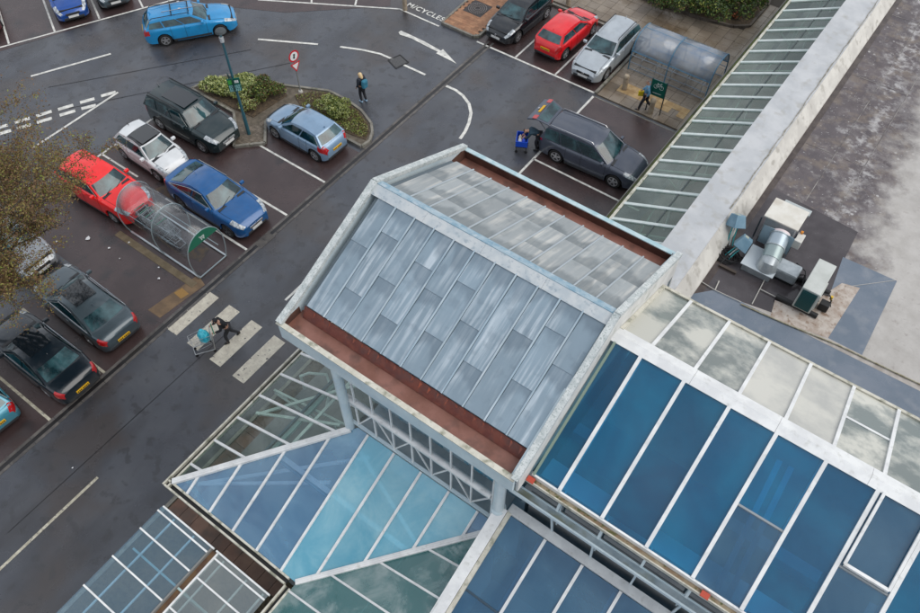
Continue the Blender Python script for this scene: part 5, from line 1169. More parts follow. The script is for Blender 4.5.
for w in (.03,.04,.025,.04,.03,.035,.03,.04,.03): mb.box(x,x+w,-.048,-.046,1.17,1.20); x += w+.014
mb.build('sign_print', signwhite, bo)
# stone bollards
bst = mat('stone_bollard', (.26,.20,.14), .8, col2=(.36,.3,.22), scale=6, bump=.3)
for (u, v), lab in (((624,90),'short stone bollard at the front left corner of the cycle shelter'), ((613,34),'buff stone bollard on the path behind the silver estate car'), ((650,114),'stone bollard behind the green cycle sign, left one'), ((405,10),'round stone bollard at the top edge by the painted M/CYCLES lettering'), ((568,5),'stone bollard on the path behind the red hatchback')):
    p = at(u, v, 0); b = empty('bollard', (p.x,p.y,0), lab, 'bollard'); MB().tube([(0,0,0),(0,0,.72),(0,0,.73)], [.13,.12,.12], 16).build('shaft', bst, b, True); MB().tube([(0,0,.73),(0,0,.84),(0,0,.89),(0,0,.9)], [.14,.14,.10,.02], 16).build('cap', bst, b, True)

# clear trolley shelter
TX0, TX1, TY0, TY1 = -4.75, -.57, -6.62, -5.2
ts_ = empty('trolley_shelter', ((TX0+TX1)/2,(TY0+TY1)/2,0), 'clear plastic vaulted trolley shelter with green arched end panel between red and blue cars', 'trolley shelter')
tgs = mat('shelter_grey_steel', (.35,.42,.44), .35, metal=.4); tdk = mat('shelter_dark_green', (.01,.10,.075), .35)
def tarc(x, t):
    cy = (TY1-TY0)/2; a = math.pi*t
    return Vector((x-(TX0+TX1)/2, -math.cos(a)*(cy+.42*math.sin(a)**.6), .05+2.15*math.sin(a)**.75 if math.sin(a) > 1e-6 else .05))
for x, m in ((TX0,tgs),((TX0+TX1)/2,tgs),(TX1,tgs)): MB().tube([tarc(x, i/32) for i in range(33)], .022, 8).build('hoop', m, ts_, True)
for xa, xb in ((TX0,(TX0+TX1)/2),((TX0+TX1)/2,TX1)):
    tt = [.16+.68*i/16 for i in range(17)]; mb = MB(); v = [tarc(xa+.02,t)*1.0+Vector((0,0,.015)) for t in tt]+[tarc(xb-.02,t)+Vector((0,0,.015)) for t in tt]
    mb.add(v, [(i,i+17,i+18,i+1) for i in range(16)]); mb.build('vault_panel', clearp, ts_, True).modifiers.new('t','SOLIDIFY').thickness = .005
tt = [.24+.52*i/16 for i in range(17)]; mb = MB(); v = [tarc(TX1+.03,t) for t in tt]; v2 = [p-Vector((.02,0,0)) for p in v]
mb.add(v+v2, [tuple(range(17)), tuple(range(33,16,-1))]+[(i,i+17,(i+1)%17+17,(i+1)%17) for i in range(17)]); ep = mb.build('end_panel', mat('trolley_sign_green', (.0,.14,.075), .35, coat=.5), ts_)
ex = TX1+.034-(TX0+TX1)/2; mb = MB()
for a, b in (((-.12,2.0),(-.08,1.98)),((-.08,1.98),(-.05,1.84)),((-.05,1.84),(.10,1.84)),((-.07,1.95),(.12,1.95)),((.12,1.95),(.10,1.84)),((-.06,1.9),(.11,1.9))): mb.beam((ex,a[0],a[1]),(ex,b[0],b[1]),.018,.006,(1,0,0))
for y in (-.03,.08): mb.box(ex-.003,ex+.003,y-.02,y+.02,1.77,1.81)
mb.build('trolley_emblem', signwhite, ep)
hx_ = (TX1-TX0)/2
for y in (-(TY1-TY0)/2,(TY1-TY0)/2): MB().beam((-hx_,y,.06),(hx_,y,.06),.07,.06).build('base_rail', mat('pale_rail', (.5,.54,.56), .3, metal=.5), ts_)
MB().beam((hx_,-(TY1-TY0)/2,.06),(hx_,(TY1-TY0)/2,.06),.04,.04).build('end_rail', tgs, ts_)
MB().tube([(-hx_,-.5,.9),(hx_*.3,-.5,.9)],.015,6).tube([(-hx_,.55,.9),(hx_,.55,.9)],.02,6).build('guide_rail', tgs, ts_, True)
def trolley(loc, rz, label, group=None, wire=steelg, handle=None):
    t = empty('shopping_trolley', loc, label, 'trolley', rz, group); mb = MB()
    F = [(-.40,-.24,1.0),(.42,-.17,.92),(.42,.17,.92),(-.40,.24,1.0)]; B_ = [(-.32,-.2,.55),(.36,-.14,.62),(.36,.14,.62),(-.32,.2,.55)]
    for i in range(4):
        mb.beam(F[i],F[(i+1)%4],.014,.014); mb.beam(B_[i],B_[(i+1)%4],.01,.01); mb.beam(F[i],B_[i],.01,.01)
        for k in range(1,7): a = Vector(F[i]).lerp(Vector(F[(i+1)%4]),k/7); b = Vector(B_[i]).lerp(Vector(B_[(i+1)%4]),k/7); mb.beam(a,b,.005,.005)
        for k in (1,2): mb.beam(Vector(F[i]).lerp(Vector(B_[i]),k/3),Vector(F[(i+1)%4]).lerp(Vector(B_[(i+1)%4]),k/3),.005,.005)
    for k in range(1,6): mb.beam(Vector(B_[0]).lerp(Vector(B_[1]),k/6),Vector(B_[3]).lerp(Vector(B_[2]),k/6),.005,.005)
    mb.build('basket', wire, t)
    mb = MB(); 
    for s_ in (1,-1): mb.beam((-.42,s_*.24,1.02),(-.30,s_*.25,.14),.022,.022).beam((-.30,s_*.25,.14),(.42,s_*.17,.14),.022,.022).beam((-.3,s_*.22,.5),(.3,s_*.15,.3),.015,.015)
    mb.beam((.42,-.17,.14),(.42,.17,.14),.02,.02).build('frame', wire, t)
    MB().tube([(-.50,-.26,1.04),(-.50,.26,1.04)],.02,8).build('handle', handle or mat('trolley_handle', (.02,.2,.12), .4), t, True)
    for x in (-.28,.38):
        for s_ in (1,-1): MB().tube([(x,s_*(.24 if x<0 else .17)-.014,.06),(x,s_*(.24 if x<0 else .17)+.014,.06)],.058,12).build('wheel', blackrub, t, True)
    return t
for i, l in enumerate(('deepest in the clear shelter, by the red car','second deepest in the clear shelter','third in the row in the clear shelter','fourth in the row in the clear shelter','nearest the open end of the clear shelter')):
    trolley((-4.1+.34*i, -5.92, .01), 0, 'nested wire trolley '+l, 'trolleys nested in the clear shelter')
# litter
for (u, v), s_, lab in (((88.5,239),.13,'largest scrap of white litter on the brown bay beside the tree'),((57,242),.05,'tiny white scrap of litter left of the largest one'),((109.5,248.5),.06,'white scrap of litter in the dark stain beside the tree'),((129,243),.05,'white litter fleck by the foot of the trolley shelter rail'),((159,268),.05,'white litter fleck nearer the trolley shelter on the brown bay'),((159,279),.06,'white litter fleck lowest on the brown bay before the rusty patch'),((120,259),.035,'tiny white fleck in the middle of the brown bay'),((73,468),.03,'tiny white fleck alone on the lane near the bottom of the left row')):
    p = at(u, v, 0); q_ = [Vector((p.x+s_*math.cos(a)*random.uniform(.5,1.1), p.y+s_*math.sin(a)*random.uniform(.5,1.1), .03+random.uniform(0,.03))) for a in (0,1.1,2.2,3.3,4.4,5.4)]
    tag(MB().slab(q_, .012).build('litter_scrap', mat('litter_white', (.7,.71,.72), .6)), lab, 'litter')

# ================================================================ rooftop plant
zr_ = ZR
galv = mat('galvanised_duct', (.36,.40,.42), .35, metal=.4, col2=(.46,.5,.52), scale=4); plant_w = mat('plant_white', (.55,.54,.50), .5, col2=(.66,.65,.6), scale=3); plant_blue = mat('plant_blue_grey', (.13,.24,.32), .45, col2=(.18,.3,.38), scale=3)
b0 = at(757,266,zr_+.1); ax = Vector((.0,1.,0)); 
# extract fan: square base with flanges, round riser leaning along the roof, transition and square cowl
ef = empty('extract_fan', (at(762,262,zr_).x, at(762,262,zr_).y, zr_), 'rooftop extract fan with round metal duct, square base and cream square cowl', 'rooftop fan', 0)
e0 = Vector(ef.location)
def rel(u, v, z): p = at(u, v, zr_+z); return p-e0
p = rel(762,262,.3); 
MB().box(p.x-.48,p.x+.48,p.y-.42,p.y+.42,.0,.32).build('fan_base', galv, ef, bevel=.02); MB().box(p.x-.55,p.x+.55,p.y-.5,p.y+.5,.32,.36).build('base_flange', mat('pale_flange', (.5,.55,.58), .4), ef, bevel=.01)
a = rel(770,260,.62); b = rel(780,236,.88)
MB().tube([(a.x,a.y-.06,.34),(a.x,a.y-.05,.6),a+(b-a)*.12],[.36,.31,.30],24).build('elbow', galv, ef, True)
MB().tube([a+(b-a)*0,a+(b-a)*.48],.30,28).build('duct', mat('greenish_duct', (.30,.37,.37), .3, metal=.4), ef, True); MB().tube([a+(b-a)*.48,b],.305,28).build('duct', mat('blue_grey_duct', (.38,.45,.5), .3, metal=.4), ef, True)
MB().tube([a+(b-a)*.47,a+(b-a)*.5],.325,28).build('duct_ring', galv, ef, True); MB().tube([b-(b-a)*.04,b],.325,28).build('duct_ring', galv, ef, True)
MB().tube([b,b+(b-a)*.10],.30,28).build('duct_collar', mat('rosy_white', (.7,.6,.6), .5), ef, True)
# transition box behind with square cream lid
cb = rel(781,230,1.0)
mb = MB(); w0, w1 = .30, .52; c0 = Vector((b.x+.02,b.y+.02,.75)); c1 = Vector((cb.x,cb.y,1.0))
mb.add([(c0.x-w0,c0.y,.35),(c0.x+w0,c0.y,.35),(c0.x+w0,c0.y,1.05),(c0.x-w0,c0.y,1.05),(c1.x-w1,c1.y-.2,.3),(c1.x+w1,c1.y-.2,.3),(c1.x+w1,c1.y-.2,1.1),(c1.x-w1,c1.y-.2,1.1)],[(0,1,2,3),(7,6,5,4),(0,4,5,1),(1,5,6,2),(2,6,7,3),(3,7,4,0)]).build('transition_duct', mat('transition_blue', (.28,.38,.44), .35, metal=.3), ef)
k1 = [rel(u, v, 1.15) for u, v in ((788,200),(806,213),(795,228.5),(768.5,216.5))]
cc0 = at(787,214,zr_+1.15)-e0
MB().box(cc0.x-.50,cc0.x+.50,cc0.y-.42,cc0.y+.42,.10,1.10).build('plenum_box', galv, ef, bevel=.02)
MB().box(cc0.x-.58,cc0.x+.58,cc0.y-.50,cc0.y+.50,1.10,1.16).build('cowl_lid', mat('cream_lid', (.62,.59,.52), .55, col2=(.7,.68,.62), scale=2.5, extra=[((.4,.33,.26), 1.3,.55,.7,.5,(1,1,1))]), ef, bevel=.015)
MB().box(cc0.x-.30,cc0.x+.62,cc0.y+.52,cc0.y+.80,.9,.98).build('rear_panel', mat('panel_grey', (.42,.46,.46), .5), ef, bevel=.01)
MB().box(cc0.x+.60,cc0.x+.85,cc0.y-.62,cc0.y-.20,.5,.85).build('control_box', plant_w, ef, bevel=.015)
MB().box(cc0.x+.66,cc0.x+.74,cc0.y-.25,cc0.y-.17,.85,.93).build('orange_cap', mat('orange_cap', (.7,.25,.02), .5), ef)
for sx in (-.62,.60): MB().beam((cc0.x+sx,cc0.y-.5,.1),(cc0.x+sx,cc0.y-.5,1.05),.05,.05).beam((cc0.x+sx,cc0.y-.5,.1),(cc0.x+sx,cc0.y-1.0,.1),.05,.05).build('support_leg', mat('leg_dark', (.04,.05,.06), .5), ef)
# motor housing with cables to the condenser
mh = at(786,272,zr_+.3); m_ = empty('motor_housing', (mh.x,mh.y,zr_), 'grey round cornered metal box between the round duct and the white condenser', 'rooftop box')
MB().box(-.36,.40,-.26,.30,.12,.55).build('casing', galv, m_, bevel=.07); MB().box(-.3,.36,-.2,.24,0,.12).build('skid', blackrub, m_)
MB().tube([(.4,.05,.4),(.55,.25,.3),(.62,-.05,.12),(.95,-.22,.08),(1.3,-.35,.12)],.03,8).tube([(.38,-.1,.4),(.55,.1,.25),(.7,-.15,.1),(1.25,-.45,.1)],.025,8).tube([(.3,.25,.45),(.15,.5,.35),(.5,.5,.2),(.68,.1,.12)],.02,8).build('cable', blackrub, m_, True)
# condenser unit
cu = at(812,300,zr_); cn = empty('condenser_unit', (cu.x,cu.y,zr_), 'pale grey condenser unit with dark green coil face on a stained pad', 'condenser unit', 0)
c0_ = Vector(cn.location); T = at(817,276,zr_+1.15)-c0_; 
hwx, hly = .38, .62
ctr = (at(832,260,zr_+1.15)+at(801,283,zr_+1.15)+at(824,258,zr_+1.15)+at(827,292,zr_+1.15))/4
t4 = [at(820,258,zr_+1.15), at(837.5,266,zr_+1.15), at(820,295,zr_+1.15), at(802.5,288,zr_+1.15)]
cx_c = sum(p.x for p in t4)/4-c0_.x; cy_c = sum(p.y for p in t4)/4-c0_.y
xw = ((t4[1]-t4[0]).length)/2; yl = ((t4[2]-t4[1]).length)/2
MB().box(cx_c-xw,cx_c+xw,cy_c-yl,cy_c+yl,.18,1.15).build('casing', mat('condenser_pale', (.46,.48,.45), .5, col2=(.54,.56,.53), scale=2), cn, bevel=.02)
MB().box(cx_c-xw+.05,cx_c+xw-.05,cy_c-yl-.03,cy_c-yl+.01,.25,1.08).build('coil_face', mat('coil_green', (.005,.05,.055), .35), cn)
mb = MB()
for i in range(14): mb.box(cx_c-xw+.06,cx_c+xw-.06,cy_c-yl-.04,cy_c-yl-.03,.28+.057*i,.295+.057*i)
mb.build('coil_fins', mat('fin_green', (.01,.09,.09), .4), cn)
MB().box(cx_c+xw,cx_c+xw+.04,cy_c-yl+.1,cy_c-yl+.75,.3,1.0).build('service_panel', MATS['condenser_pale'], cn, bevel=.008)
for dy, lab in ((-yl+.05,''),(yl-.25,'')): MB().tube([(cx_c-xw-.55,cy_c+dy+.1,.09),(cx_c+xw+.25,cy_c+dy+.1,.09)],.09,12).build('rubber_foot', blackrub, cn, True)
MB().box(cx_c+xw+.12,cx_c+xw+.42,cy_c-.25,cy_c+.0,.05,.35).build('valve_box', blackrub, cn, bevel=.02)
MB().tube([(cx_c+xw,cy_c,.5),(cx_c+xw+.25,cy_c+.15,.45),(cx_c+xw+.4,cy_c+.2,.2),(cx_c+xw+.3,cy_c-.1,.1)],.018,8).tube([(cx_c+xw,cy_c-.1,.6),(cx_c+xw+.3,cy_c,.55),(cx_c+xw+.45,cy_c-.05,.2)],.015,8).build('refrigerant_pipe', blackrub, cn, True)
MB().box(cx_c+xw+.30,cx_c+xw+.38,cy_c+.12,cy_c+.2,.3,.42).build('yellow_tag', mat('yellow_tag', (.7,.45,.03), .5), cn)
# two blue flood housings on stalks with cable coil
for (u, v, z, rzz, lab) in ((737,221,.75,.35,'upper blue grey louvred hood on stalks next to the parapet'),(744,243,.55,-.5,'lower blue grey louvred hood tilted towards the round duct')):
    f_ = at(u, v, zr_+z); ft = empty('vent_hood', (f_.x,f_.y,zr_), lab, 'vent hood', rzz)
    o_ = MB().add([(-.24,-.24,-.2),(.24,-.24,-.2),(.24,.24,-.2),(-.24,.24,-.2),(-.17,-.17,.22),(.17,-.17,.22),(.17,.17,.22),(-.17,.17,.22)],[(3,2,1,0),(4,5,6,7),(0,1,5,4),(1,2,6,5),(2,3,7,6),(3,0,4,7)]).build('hood', plant_blue, ft, bevel=.012); o_.location = (0,0,z); o_.rotation_euler = (R(-32),R(18),.5)
    MB().box(-.13,.0,-.13,.06,.215,.235).build('hood_mouth', mat('pale_mouth', (.45,.47,.38), .6), o_)
    for k in range(3): MB().tube([(-.08+.08*k,-.12,z-.15),(-.1+.08*k,-.3,.25),(-.12+.1*k,-.5,.06)],.022,8).build('flexible_pipe', mat('teal_pipe', (.03,.28,.30), .4) if k != 1 else mat('pale_pipe', (.45,.5,.5), .4), ft, True)
cl0 = at(728,257,zr_+.05); cc_ = empty('cable_coil', (cl0.x,cl0.y,zr_), 'tangled coil of black cables on the wet roof by the parapet', 'cables')
mb = MB(); rg = random.Random(9)
for k in range(9):
    r0 = rg.uniform(.15,.34); ox, oy = rg.uniform(-.12,.12), rg.uniform(-.12,.12); mb.tube([(ox+r0*math.cos(t*.5)*1.2,oy+r0*math.sin(t*.5),.04+.03*k/2+.02*math.sin(t)) for t in range(13)], .016, 6)
for k in range(6): a = rg.uniform(0,6.28); mb.tube([(0,0,.12),(.3*math.cos(a),.3*math.sin(a),.16),(.6*math.cos(a),.5*math.sin(a),.04)], .018, 6)
mb.build('cable_loops', blackrub, cc_, True)
MB().box(-.1,.5,-.52,-.42,0,.08).build('timber_batten', mat('wet_timber', (.06,.045,.035), .6), cc_)
p = at(700,272,zr_)

# ================================================================ tree on the left
def tree(name, label, bx, by, h, rx, ry, nb, nl, seed, off=(0,0), size=.055):
    t = empty(name, (bx,by,0), label, 'tree'); rg = random.Random(seed); tips = []
    trunk = MB(); trunk.tube([(0,0,0),(.03,.02,.9),(off[0]*.3,off[1]*.3,h*.33)], [.19,.15,.12], 10); trunk.build('trunk', mat('bark', (.055,.045,.035), .9, col2=(.10,.085,.065), scale=6, bump=.6), t, True)
    mb = MB()
    def grow(p, d, L_, r, lev):
        pts = [p]; q = p.copy(); dd = d.copy()
        for k in range(4):
            dd = (dd+Vector((rg.uniform(-.22,.22),rg.uniform(-.22,.22),rg.uniform(-.10,.16)))).normalized(); q = q+dd*L_/4; pts.append(q.copy())
        mb.tube(pts, [r*(1-.16*k) for k in range(5)], 5 if lev < 2 else 3, cap=False)
        if lev >= 2:
            for k in range(1,5): tips.append((pts[k], L_*.25))
        if lev < 4:
            for k in range(nb[lev]):
                f = rg.uniform(.35,1); i = min(3, int(f*4)); s = pts[i].lerp(pts[i+1], f*4-i)
                nd = (dd+Vector((rg.gauss(0,.75),rg.gauss(0,.75),rg.uniform(-.25,.45)))).normalized(); grow(s, nd, L_*rg.uniform(.55,.8), r*.5, lev+1)
    for k in range(7):
        a = 2*math.pi*k/7+rg.uniform(-.3,.3); d = Vector((math.cos(a)*rx+off[0]*.42, math.sin(a)*ry+off[1]*.42, h*rg.uniform(.25,.62))).normalized()
        grow(Vector((off[0]*.3,off[1]*.3,h*.33)), d, h*.60*rg.uniform(.85,1.2), .09, 0)
    mb.build('branches', MATS['bark'], t, True)
    P = []
    for _ in range(nl):
        c, s = rg.choice(tips[::2] if len(P)%3 else tips); P.append((c.x+rg.gauss(0,.10), c.y+rg.gauss(0,.10), c.z+rg.gauss(0,.09)))
    leaves(P, size, [lf['ol'],lf['bud'],lf['br'],lf['yg']], [.30,.42,.20,.08], t, 'buds', kind='stuff')
    return t
tb_ = at(-40,338,0); tc = at(14,256,4.4)
tree('bare_tree', 'budding olive brown tree with sparse crown over the silver car at the left edge', tb_.x, tb_.y, 6.6, 1, 1, (5,4,4,3), 150000, 21, off=(tc.x-tb_.x,tc.y-tb_.y), size=.037)

# ================================================================ people
skinm = mat('skin', (.45,.25,.17), .5)
def skinmesh(name, pts, edges, radii, m, parent, sub=1):
    me = bpy.data.meshes.new(name); me.from_pydata([tuple(p) for p in pts], edges, []); me.materials.append(m)
    o = bpy.data.objects.new(name, me); COL.objects.link(o); o.parent = parent
    md = o.modifiers.new('skin', 'SKIN'); md.use_smooth_shade = True
    for i, r in enumerate(radii): 
        rr = r if isinstance(r, tuple) else (r, r); me.skin_vertices[0].data[i].radius = rr
    me.skin_vertices[0].data[0].use_root = True
    s = o.modifiers.new('sub', 'SUBSURF'); s.levels = sub; s.render_levels = sub
    dg = bpy.context.evaluated_depsgraph_get(); bpy.context.view_layer.update()
    nm = bpy.data.meshes.new_from_object(o.evaluated_get(dg)); o.modifiers.clear(); o.data = nm
    nm.polygons.foreach_set('use_smooth', [True]*len(nm.polygons))
    return o
def person(label, loc, rz, J, cols, hair='short', scale=1.0, extra_obj=None):
    """J: joints, x forward, y left, z up"""
    pr = empty('person', loc, label, 'person', rz); pr.scale = (scale,)*3
    V_ = {k: Vector(v) for k, v in J.items()}
    names = ['pelvis','waist','chest','neck','head','crown','hipL','kneeL','ankL','toeL','hipR','kneeR','ankR','toeR','shL','elL','wrL','plL','shR','elR','wrR','plR']
    rad = dict(pelvis=.125,waist=.115,chest=.13,neck=.055,head=.085,crown=.075,hip=.085,knee=.058,ank=.04,toe=.032,sh=.06,el=.042,wr=.027,pl=.032)
    for s_ in 'LR':
        d = (V_['wr'+s_]-V_['el'+s_]).normalized(); V_['pl'+s_] = V_['wr'+s_]+d*.07
    idx = {n_: i for i, n_ in enumerate(names)}
    E_ = [('pelvis','waist'),('waist','chest'),('chest','neck'),('neck','head'),('head','crown')]+[(a+s_, b+s_) for s_ in 'LR' for a, b in (('hip','knee'),('knee','ank'),('ank','toe'),('sh','el'),('el','wr'),('wr','pl'))]+[('pelvis','hip'+s_) for s_ in 'LR']+[('chest','sh'+s_) for s_ in 'LR']
    rr = [rad.get(n_) or rad[n_[:-1]] for n_ in names]
    body = skinmesh('body', [V_[n_] for n_ in names], [(idx[a],idx[b]) for a, b in E_], rr, skinm, pr)
    # fingers
    for s_ in 'LR':
        d = (V_['wr'+s_]-V_['el'+s_]).normalized(); side = d.cross(Vector((0,0,1))); side = side.normalized() if side.length > .1 else Vector((0,1,0)); up = side.cross(d)
        for k, ln in enumerate((.07,.078,.072,.055)):
            o_ = V_['pl'+s_]+side*(.027-.018*k)
            MB().tube([o_, o_+d*ln*.5-up*.008, o_+d*ln*.9-up*.03], [.009,.008,.006], 6).build('finger', skinm, body, True)
        MB().tube([V_['wr'+s_]+d*.02+side*.02, V_['wr'+s_]+d*.05+side*.05, V_['wr'+s_]+d*.09+side*.055], [.011,.010,.007], 6).build('thumb', skinm, body, True)
    # face
    hd_ = V_['head']; f = Vector((1,0,-.15)).normalized()
    if 'face' in J: f = V_['face'].normalized()
    u = Vector((0,0,1))-f*f.z; u.normalize(); sd_ = u.cross(f)
    mb = MB(); mb.tube([hd_+f*.085+u*.02, hd_+f*.105-u*.012], [.008,.014], 6); mb.build('nose', skinm, body, True)
    mb = MB()
    for e_ in (1,-1): mb.tube([hd_+f*.078+u*.028+sd_*.03*e_, hd_+f*.088+u*.028+sd_*.03*e_], .009, 8)
    mb.build('eyes', mat('eye', (.05,.03,.02), .3), body)
    MB().tube([hd_+f*.082-u*.04-sd_*.022, hd_+f*.088-u*.042, hd_+f*.082-u*.04+sd_*.022], .006, 6).build('mouth', mat('lips', (.35,.1,.09), .5), body, True)
    for e_ in (1,-1): MB().tube([hd_+sd_*.088*e_+u*.02, hd_+sd_*.095*e_-u*.02], .014, 6).build('ear', skinm, body, True)
    # clothes
    jn = ['waist0','waist','chest','collar','shL','elL','wrL','shR','elR','wrR']; V_['waist0'] = V_['pelvis']; V_['collar'] = V_['neck'].lerp(V_['chest'], .35)
    ji = {n_: i for i, n_ in enumerate(jn)}
    skinmesh('jacket', [V_[n_] for n_ in jn], [(ji[a],ji[b]) for a, b in (('waist0','waist'),('waist','chest'),('chest','collar'),('chest','shL'),('shL','elL'),('elL','wrL'),('chest','shR'),('shR','elR'),('elR','wrR'))], [.155,.15,.165,.075,.085,.062,.045,.085,.062,.045], cols['jacket'], pr)
    tn = ['pelvis','hipL','kneeL','ankL','hipR','kneeR','ankR']; ti = {n_: i for i, n_ in enumerate(tn)}
    skinmesh('trousers', [V_[n_] for n_ in tn], [(ti[a],ti[b]) for a, b in (('pelvis','hipL'),('hipL','kneeL'),('kneeL','ankL'),('pelvis','hipR'),('hipR','kneeR'),('kneeR','ankR'))], [.145,.105,.075,.055,.105,.075,.055], cols['trousers'], pr)
    for s_ in 'LR':
        a_, t_ = V_['ank'+s_], V_['toe'+s_]; d = (t_-a_); d.z = 0; d.normalize()
        MB().tube([a_-d*.05+Vector((0,0,-.03)), a_+Vector((0,0,-.025)), t_-Vector((0,0,.0)), t_+d*.04], [.045,.055,.045,.02], 10).build('shoe', cols['shoes'], pr, True)
    hm = cols['hair']
    if hair == 'long':
        skinmesh('hair', [V_['crown']-f*.01+u*.03, hd_-f*.03+u*.02, hd_-f*.07-u*.10, V_['chest']-f*.14+Vector((0,0,.07))], [(0,1),(1,2),(2,3)], [.085,.11,.10,.06], hm, pr)
    elif hair == 'hood':
        skinmesh('hood', [V_['crown']+u*.01, hd_-f*.025, V_['neck']-f*.04], [(0,1),(1,2)], [.09,.11,.10], hm, pr)
    else:
        skinmesh('hair', [V_['crown']+u*.02-f*.01, hd_-f*.035+u*.03], [(0,1)], [.08,.098], hm, pr)
    return pr, V_
def cloth(n_, c): return mat(n_, c, .8, col2=tuple(v*1.4 for v in c), scale=6, coords='obj', bump=.2)
stand = dict(pelvis=(0,0,.92),waist=(0,0,1.08),chest=(.01,0,1.28),neck=(.02,0,1.46),head=(.05,0,1.56),crown=(.04,0,1.63),
    hipL=(0,.09,.86),kneeL=(.06,.1,.48),ankL=(.0,.1,.08),toeL=(.13,.11,.035),hipR=(0,-.09,.86),kneeR=(.03,-.1,.48),ankR=(-.10,-.1,.09),toeR=(.03,-.11,.035),
    shL=(0,.18,1.39),elL=(-.03,.23,1.12),wrL=(.10,.22,.92),shR=(0,-.18,1.39),elR=(-.03,-.23,1.12),wrR=(.10,-.2,.92))
w_ = at(363.5,101.5,0)
pw, V1 = person('woman with long blonde hair, dark jacket and blue backpack walking on the lane', (w_.x,w_.y,0), R(172), stand, dict(jacket=cloth('dark_coat', (.015,.02,.03)), trousers=cloth('black_jeans', (.012,.013,.018)), shoes=mat('pale_blue_shoes', (.3,.45,.6), .6), hair=mat('blonde_hair', (.62,.42,.2), .6, col2=(.75,.58,.35), scale=20)), 'long', 1.0)
bpk = MB().box(-.10,.10,-.15,.15,-.22,.22).build('backpack', cloth('teal_bag', (.03,.16,.24)), pw, bevel=.07)
bpk.parent = None; bpk.location = Vector((w_.x,w_.y,0))+Matrix.Rotation(R(172),3,'Z')@Vector((-.25,.0,1.17)); bpk.rotation_euler = (0,R(-4),R(172)); tag(bpk, 'blue teal backpack on the back of the blonde woman', 'backpack')
lean = dict(stand); lean.update(pelvis=(-.02,0,.91),waist=(.03,0,1.06),chest=(.13,0,1.24),neck=(.22,0,1.40),head=(.29,0,1.49),crown=(.31,0,1.56),shL=(.14,.18,1.33),elL=(.20,.24,1.09),wrL=(.42,.20,1.05),shR=(.14,-.18,1.33),elR=(.20,-.24,1.09),wrR=(.42,-.20,1.05),
    hipL=(-.05,.09,.85),kneeL=(.14,.1,.50),ankL=(.12,.1,.08),toeL=(.25,.1,.035),hipR=(-.06,-.09,.85),kneeR=(-.12,-.1,.48),ankR=(-.38,-.1,.17),toeR=(-.30,-.1,.06),face=(.9,0,-.4))
cp = at(231,340,0); ra = R(-118)
person('person in black hooded jacket leaning on a trolley on the zebra crossing', (cp.x,cp.y,0), ra, lean, dict(jacket=cloth('black_jacket', (.012,.013,.016)), trousers=cloth('charcoal_trousers', (.02,.021,.025)), shoes=mat('black_shoes', (.01,.01,.01), .4), hair=cloth('black_hood', (.014,.014,.018))), 'hood', .98)
tl = Vector((cp.x,cp.y,0))+Matrix.Rotation(ra,3,'Z')@Vector((.95,0,0))
trolley(tl, ra, 'wire trolley pushed over the zebra crossing by the person in black')
def bag(name, label, cat, loc, rx, ry, h, m, par=None):
    mb = MB(); rg = random.Random(int(loc[0]*99)); n_ = 16; prof = [(.55,0),(.95,.08),(1,.35),(.9,.62),(.55,.85),(.22,.95),(.30,1.05)]; v = []
    for r_, z in prof:
        for i in range(n_): a = 2*math.pi*i/n_; k = r_*(1+rg.uniform(-.10,.10)); v.append((rx*k*math.cos(a), ry*k*math.sin(a), h*z+rg.uniform(-.01,.01)))
    mb.add(v, [(i*n_+j, i*n_+(j+1)%n_, (i+1)*n_+(j+1)%n_, (i+1)*n_+j) for i in range(len(prof)-1) for j in range(n_)]+[tuple(range(n_-1,-1,-1)), tuple((len(prof)-1)*n_+j for j in range(n_))])
    o = mb.build(name, m, par, True); o.location = loc; return tag(o, label, cat)
bm_ = mat('turquoise_bag', (.01,.33,.45), .35, col2=(.10,.62,.75), scale=7, coords='obj'); 
b1 = Matrix.Rotation(ra,3,'Z')@Vector((-.12,.02,.66)); bag('carrier_bag', 'bulging turquoise carrier bag in the trolley on the zebra crossing', 'bag', (tl.x+b1.x,tl.y+b1.y,.66), .24,.20,.55, bm_)
bend = dict(stand); bend.update(pelvis=(-.12,0,.90),waist=(.02,0,.99),chest=(.22,0,1.05),neck=(.42,0,1.03),head=(.52,0,1.00),crown=(.60,0,1.02),shL=(.26,.18,1.05),elL=(.38,.2,.80),wrL=(.55,.14,.70),shR=(.26,-.18,1.05),elR=(.38,-.2,.80),wrR=(.55,-.14,.70),
    hipL=(-.12,.09,.85),kneeL=(.0,.11,.47),ankL=(-.1,.11,.08),toeL=(.04,.12,.035),hipR=(-.12,-.09,.85),kneeR=(-.04,-.11,.47),ankR=(-.18,-.11,.08),toeR=(-.04,-.12,.035),face=(.6,0,-.8))
lp_ = at(535,149,0); rb = R(-152)
person('person in dark navy clothes bending over the blue crates behind the grey people carrier', (lp_.x,lp_.y,0), rb, bend, dict(jacket=cloth('navy_fleece', (.012,.035,.055)), trousers=MATS['black_jeans'], shoes=MATS['black_shoes'], hair=mat('dark_hair', (.03,.02,.015), .6)), 'short', 1.0)
tb = Vector((lp_.x,lp_.y,0))+Matrix.Rotation(rb,3,'Z')@Vector((.62,.05,0)); tb.z = 0
dol = empty('crate_trolley', tb, 'low dark trolley frame under the bright blue crate', 'trolley', rb)
MB().box(-.26,.26,-.36,.36,.34,.40).build('platform', darkplastic, dol, bevel=.01)
for sx in (-.22,.22):
    for sy in (-.3,.3): MB().tube([(sx,sy-.02,.07),(sx,sy+.02,.07)],.07,12).build('wheel', blackrub, dol, True); MB().beam((sx,sy,.1),(sx,sy,.35),.03,.03).build('leg', darkplastic, dol)
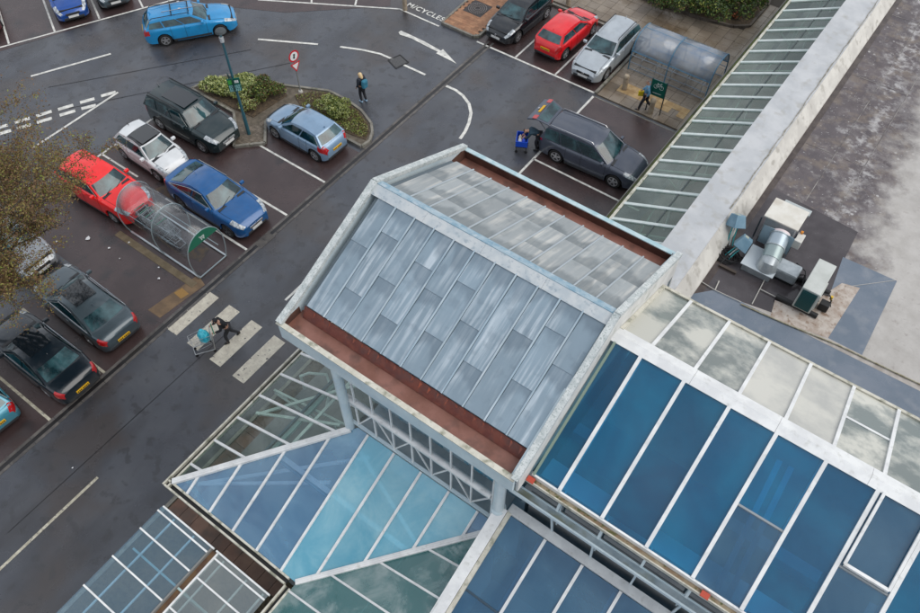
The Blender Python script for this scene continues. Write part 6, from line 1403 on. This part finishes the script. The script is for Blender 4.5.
cr = empty('blue_crate', (tb.x,tb.y,.40), 'bright blue delivery crate full of shopping behind the open tailgate', 'crate', rb); cbl = mat('crate_blue', (.005,.07,.55), .4)
MB().box(-.25,.25,-.35,.35,0,.02).build('crate_floor', cbl, cr)
for a in ((-.27,-.24,-.36,.36),(.24,.27,-.36,.36),(-.24,.24,-.36,-.33),(-.24,.24,.33,.36)): MB().box(*a,0,.30).build('crate_side', cbl, cr)
rgk = random.Random(8)
for i, (x, y, c_, nm_, l_) in enumerate(((-.1,-.15,(.6,.35,.3),'food_packet','pink food packet in the blue crate'),(.1,-.1,(.65,.55,.4),'food_box','buff food box in the blue crate'),(-.08,.12,(.04,.10,.6),'blue_bag','shiny blue wrapped pack in the blue crate'),(.1,.18,(.6,.62,.65),'white_packet','white packet in the blue crate'))):
    pq = Matrix.Rotation(rb,3,'Z')@Vector((x,y,0)); bag(nm_, l_, 'groceries', (tb.x+pq.x,tb.y+pq.y,.421+.001*i), .09,.11,.24+.03*i, mat('grocery_%s' % nm_, c_, .5))
walk = dict(stand); walk.update(kneeL=(.14,.1,.50),ankL=(.22,.1,.08),toeL=(.35,.1,.035),kneeR=(-.08,-.1,.47),ankR=(-.36,-.1,.16),toeR=(-.27,-.1,.06),elL=(-.12,.22,1.13),wrL=(-.02,.2,.92),elR=(.06,-.24,1.12),wrR=(.22,-.2,.96),face=(1,0,-.3),head=(.07,0,1.555),crown=(.09,0,1.63))
c_ = at(643,110,0)
pm_, V4 = person('man in blue denim jacket walking past the cycle sign with a yellow bag', (c_.x,c_.y,0), R(-160), walk, dict(jacket=cloth('denim', (.10,.24,.36)), trousers=MATS['black_jeans'], shoes=MATS['black_shoes'], hair=mat('grey_brown_hair', (.16,.12,.1), .7)), 'short', 1.03)
hb_ = Vector((c_.x,c_.y,0))+Matrix.Rotation(R(-160),3,'Z')@(Vector((.24,-.2,.9))*1.03)
yb = MB().slab([(-.15,-.05,.0),(.15,-.05,.0),(.15,.05,.0),(-.15,.05,.0)],.28).build('yellow_bag', mat('yellow_bag', (.70,.52,.01), .5), bevel=.03); yb.location = (hb_.x,hb_.y,hb_.z-.02); yb.rotation_euler = (0,0,.5)
MB().tube([(-.1,0,-.02),(-.06,0,.09),(.06,0,.09),(.1,0,-.02)],.008,6).build('handle', MATS['yellow_bag'], yb, True); tag(yb, 'bright yellow carrier bag carried by the man in blue denim', 'bag')
